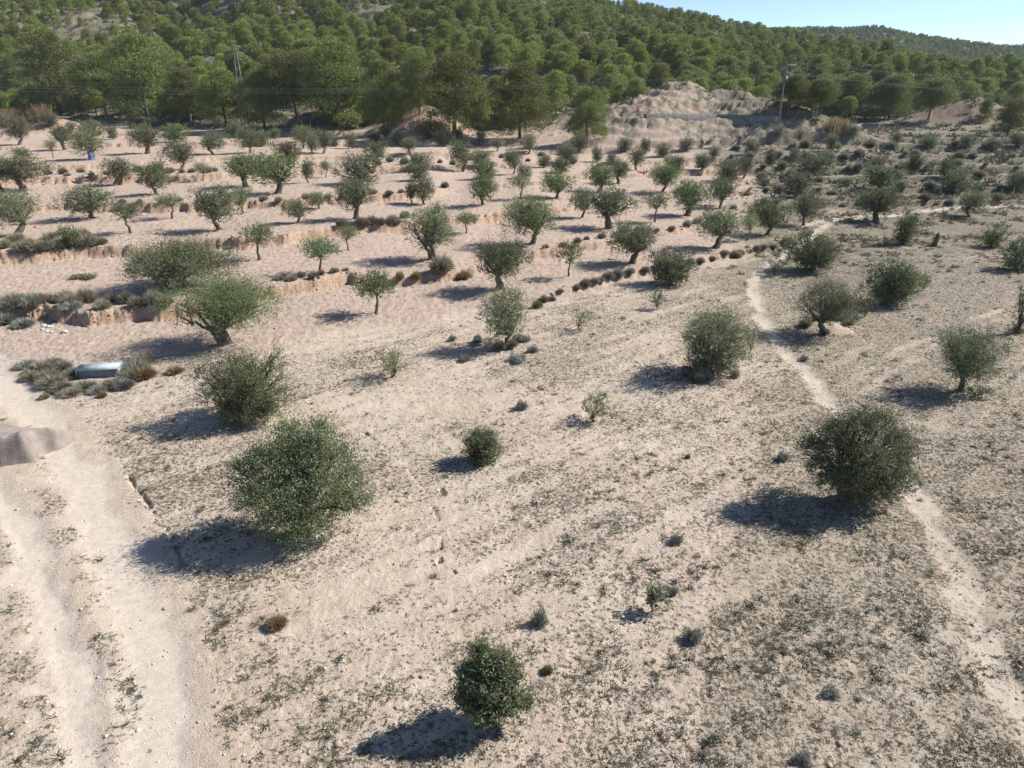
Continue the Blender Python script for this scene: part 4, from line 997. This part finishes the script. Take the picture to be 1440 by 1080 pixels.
# low walls on the outcrop
def wall(pts, h, th, lab):
    P = [P3(u, v) for u, v in pts]; n = 40; tt = np.linspace(0, 1, n); ti = np.linspace(0, 1, len(P))
    X = np.interp(tt, ti, [p[0] for p in P]); Y = np.interp(tt, ti, [p[1] for p in P]); Z = H(X, Y)
    Z = np.convolve(np.pad(Z, 10, 'edge'), np.ones(21) / 21, 'valid') + .25
    V = []; Fc = []
    for k in range(n):
        for dy, z_ in ((-th / 2, Z[k] - 1.5), (-th / 2, Z[k] + h), (th / 2, Z[k] + h), (th / 2, Z[k] - 1.5)): V.append((X[k], Y[k] + dy, z_))
    for k in range(n - 1):
        for j in range(3): Fc.append((k * 4 + j, k * 4 + 4 + j, k * 4 + 5 + j, k * 4 + 1 + j))
    Fc += [(0, 1, 2, 3), (n * 4 - 1, n * 4 - 2, n * 4 - 3, n * 4 - 4)]
    tag(mobj('stone_wall', new_mesh('stone_wall', V, quads=Fc, mats=[M_CONC])), lab, 'wall')
wall([(1186, 182), (1210, 181), (1236, 181)], .9, .3, 'short grey retaining wall below the pines right of the outcrop')
wall([(905, 166), (960, 168), (1010, 166), (1050, 168), (1092, 170)], .5, .4, 'long low concrete channel edge running across the rocky outcrop')

# blue sheeting round a trunk, fallen branches, stump, rubble
x, y, z = P3(129, 225)
pl = [[(np.array([0.04 * math.sin(k * 2), 0, k * .17]), .42 - .035 * k + .05 * (k % 2)) for k in range(8)]]
tv, tq = tubes(pl, 14, np.random.RandomState(3)); tag(mobj('plastic_sheet', new_mesh('plastic_sheet', tv, quads=tq, mats=[simple('blue_plastic', (.10, .17, .26), .4, .4, 0, .3)]), loc=(x, y - .05, z)), 'blue plastic sheeting wrapped round an olive trunk', 'plastic sheet')
def brush(u, v, w_, lab, seed):
    x, y, z = P3(u, v); rng = np.random.RandomState(seed); r = empty('fallen_branch', (x, y, z), R(4)); tag(r, lab, 'fallen branch')
    segs = [limb(rng, (rng.uniform(-w_ / 2, 0), rng.uniform(-.3, .3), .08), (rng.uniform(0, w_ / 2), rng.uniform(-.3, .3), .15), .03, .01, 6, .06) for _ in range(14)]
    tv, tq = tubes(segs, 5, rng); mobj('branches', new_mesh('branches', tv, quads=tq, mats=[M_BARK]), r)
    C = np.stack([rng.uniform(-w_ / 2, w_ / 2, 1600), rng.normal(0, .25, 1600), rng.uniform(.03, .28, 1600)], 1)
    V, Q = leaves(rng, C, rng.normal(0, 1, (1600, 3)), .12, .04); mobj('dead_leaves', new_mesh('dead_leaves', V, quads=Q, mats=[M_OL['g']], fattr=rng.rand(1600)), r)
brush(118, 392, 1.6, 'heap of cut olive branches left lying on the bare terrace at the left', 1)
x, y, z = P3(1314, 346); tv, tq = tubes([[(np.array([0, 0, -.2]), .30), (np.array([.02, 0, .2]), .22), (np.array([.06, 0, .6]), .2), (np.array([.1, 0, .95]), .15), (np.array([.12, 0, 1.15]), .04)]], 9, np.random.RandomState(2))
tag(mobj('tree_stump', new_mesh('tree_stump', tv, quads=tq, mats=[M_BARK]), loc=(x, y, z)), 'dark upright dead stump among weeds at the right', 'tree stump')
def rock(name, u, v, wp, hp, mat, lab, cat, seed, grp=None):
    x, y, z = P3(u, v); mpp = y / F; rng = np.random.RandomState(seed)
    import bmesh
    bm = bmesh.new(); bmesh.ops.create_icosphere(bm, subdivisions=3, radius=1)
    P = np.array([v_.co[:] for v_ in bm.verts]); n = fbm(P[:, 0] * 1.3 + P[:, 2], P[:, 1] * 1.3 + P[:, 2] * .7, 4, 1.1, seed) * .35
    for v_, k in zip(bm.verts, n): v_.co = v_.co * (1 + k)
    me = bpy.data.meshes.new(name); bm.to_mesh(me); bm.free(); me.materials.append(mat)
    o = mobj(name, me, loc=(x, y, z + hp * mpp * .15)); o.scale = (wp * mpp / 2, wp * mpp / 2 * .8, hp * mpp * .55); return tag(o, lab, cat, grp)
M_PALE = simple('pale_stone', (.62, .58, .52), .9, .1, 0, .15, 4)
for i, (u, v, w_, h_) in enumerate([(62, 458, 7, 4), (68, 460, 6, 4), (73, 459, 6, 3), (66, 466, 7, 3), (72, 467, 5, 3), (91, 467, 9, 5), (60, 464, 5, 3)]):
    rock('rubble_stone', u, v, w_, h_, M_PALE, 'white rubble lump below the eroded left bank, apart from the others' if i == 5 else 'small white rubble lump in the heap below the eroded left bank', 'rubble', 40 + i, 'white rubble below the bank')
def low_mound(u, v, wp, hp, lab):
    x, y, z = P3(u, v); mpp = y / F; n = 36; m = 18; V = [(0, 0, 1)]; Fc = []
    for j in range(1, m + 1):
        for i in range(n): a = i / n * 6.2832; r_ = j / m; V.append((r_ * math.cos(a), r_ * math.sin(a), (1 - r_ * r_) ** 2))
    V = np.array(V); R0 = wp * mpp * .55; V[:, 0] *= R0; V[:, 1] *= R0; h0 = hp * mpp * .5
    V[:, 2] = V[:, 2] * h0 + fbm(V[:, 0] + u, V[:, 1], 4, 2.2, 77, .7) * .07 * np.clip(V[:, 2] * 3, 0, 1) + H(V[:, 0] + x, V[:, 1] + y) - z - .03 * (1 - V[:, 2])
    T3 = [(0, 1 + i, 1 + (i + 1) % n) for i in range(n)]
    for j in range(m - 1):
        for i in range(n): a = 1 + j * n + i; b = 1 + j * n + (i + 1) % n; Fc.append((a, a + n, b + n, b))
    tag(mobj('root_mound', new_mesh('root_mound', V, quads=Fc, tris=T3, mats=[M_MOUND], smooth=True), loc=(x, y, z)), lab, 'earth mound', 'mounds under the olives')
    for k in range(9):
        a = rnd.uniform(0, 6.28); plant('grass_tussock', u + wp * .45 * math.cos(a), v + wp * .14 * math.sin(a) + 3, rnd.uniform(14, 26), rnd.uniform(8, 15), rnd.choice((M_TUS, M_GREYSH)), 'dry tussock growing on the ' + lab, 'grass tussock', 'tussocks on the ' + lab[:30], TUS, h0 * .25)
# root mounds under two olives
M_MOUND = simple('root_soil', (.38, .30, .235), .95, .1, 0, .3, 5)
for u, v, w_, h_, lab in ((700, 494, 66, 20, 'shaggy mound under the central round olive'), (992, 540, 64, 26, 'eroded root mound left of the footpath'), (1165, 472, 70, 14, 'low mound under the airy forked olive')):
    low_mound(u, v - 12, w_, h_, lab)
# made-up hump for an erased car's shadow, front shaped steep to stay unlit
def hump():
    x, y, z = P3(-26, 658); n = 90; m = 90
    sx, ty = np.meshgrid(np.linspace(-3.4, 1.9, n), np.linspace(-.6, 4.2, m)); sx = sx.ravel(); ty = ty.ravel()
    t = ty - .28 * np.maximum(sx + .4, 0) ** 2 + .05 * fbm(sx, ty, 3, 1.5, 90)
    h = 1.15 * (sstep(0, .26, t) * (1 - sstep(.35, 3.4, t))) * (1 - sstep(1.1, 1.36, sx + .25 * fbm(ty, sx, 2, .8, 93))) * (1 + .10 * fbm(sx, ty, 3, .9, 91)) + .02 * fbm(sx, ty, 4, 4, 92) - .05
    c, q = math.cos(R(-18)), math.sin(R(-18)); wx = x + sx * c - ty * q; wy = y + sx * q + ty * c
    V = np.stack([wx - x, wy - y, H(wx, wy) - z + h], 1)
    i = np.arange((m - 1) * n).reshape(m - 1, n)[:, :-1].ravel(); Q = np.stack([i, i + 1, i + 1 + n, i + n], 1)
    Q = Q[h[Q].max(1) > -.03]; u, inv = np.unique(Q.ravel(), return_inverse=True)
    q_ = NT('hump_grey'); mt = q_.done(q_.mix(q_.ramp(q_.noise(3, 6, .7), .35, .65), (.24, .205, .18), (.33, .28, .245)), .95, .05, q_.bump(q_.noise(16, 5, .7), .6, .06))
    me = new_mesh('shadow_hump', V[u], quads=inv.reshape(-1, 4), mats=[mt], smooth=True)
    tag(mobj('shadow_hump', me, loc=(x, y, z)), 'added hump by the dirt road, its steep front shaped to stand for a car shadow', 'earth mound')
hump()

# ------------------------------------------------------------------ air
def haze():
    V = []; Fc = []; box(V, Fc, (0, 800, 70), (3400, 2000, 150)); me = new_mesh('haze', V, quads=Fc)
    m = bpy.data.materials.new('air'); m.use_nodes = True; t = m.node_tree; t.nodes.remove(t.nodes['Principled BSDF'])
    v = t.nodes.new('ShaderNodeVolumePrincipled'); v.inputs['Color'].default_value = (.72, .84, 1, 1); v.inputs['Density'].default_value = HAZE
    t.links.new(v.outputs[0], t.nodes['Material Output'].inputs['Volume']); me.materials.append(m)
    tag(mobj('haze', me), 'thin bluish air over the hills', 'haze', kind='stuff')
HAZE = .00010
haze()
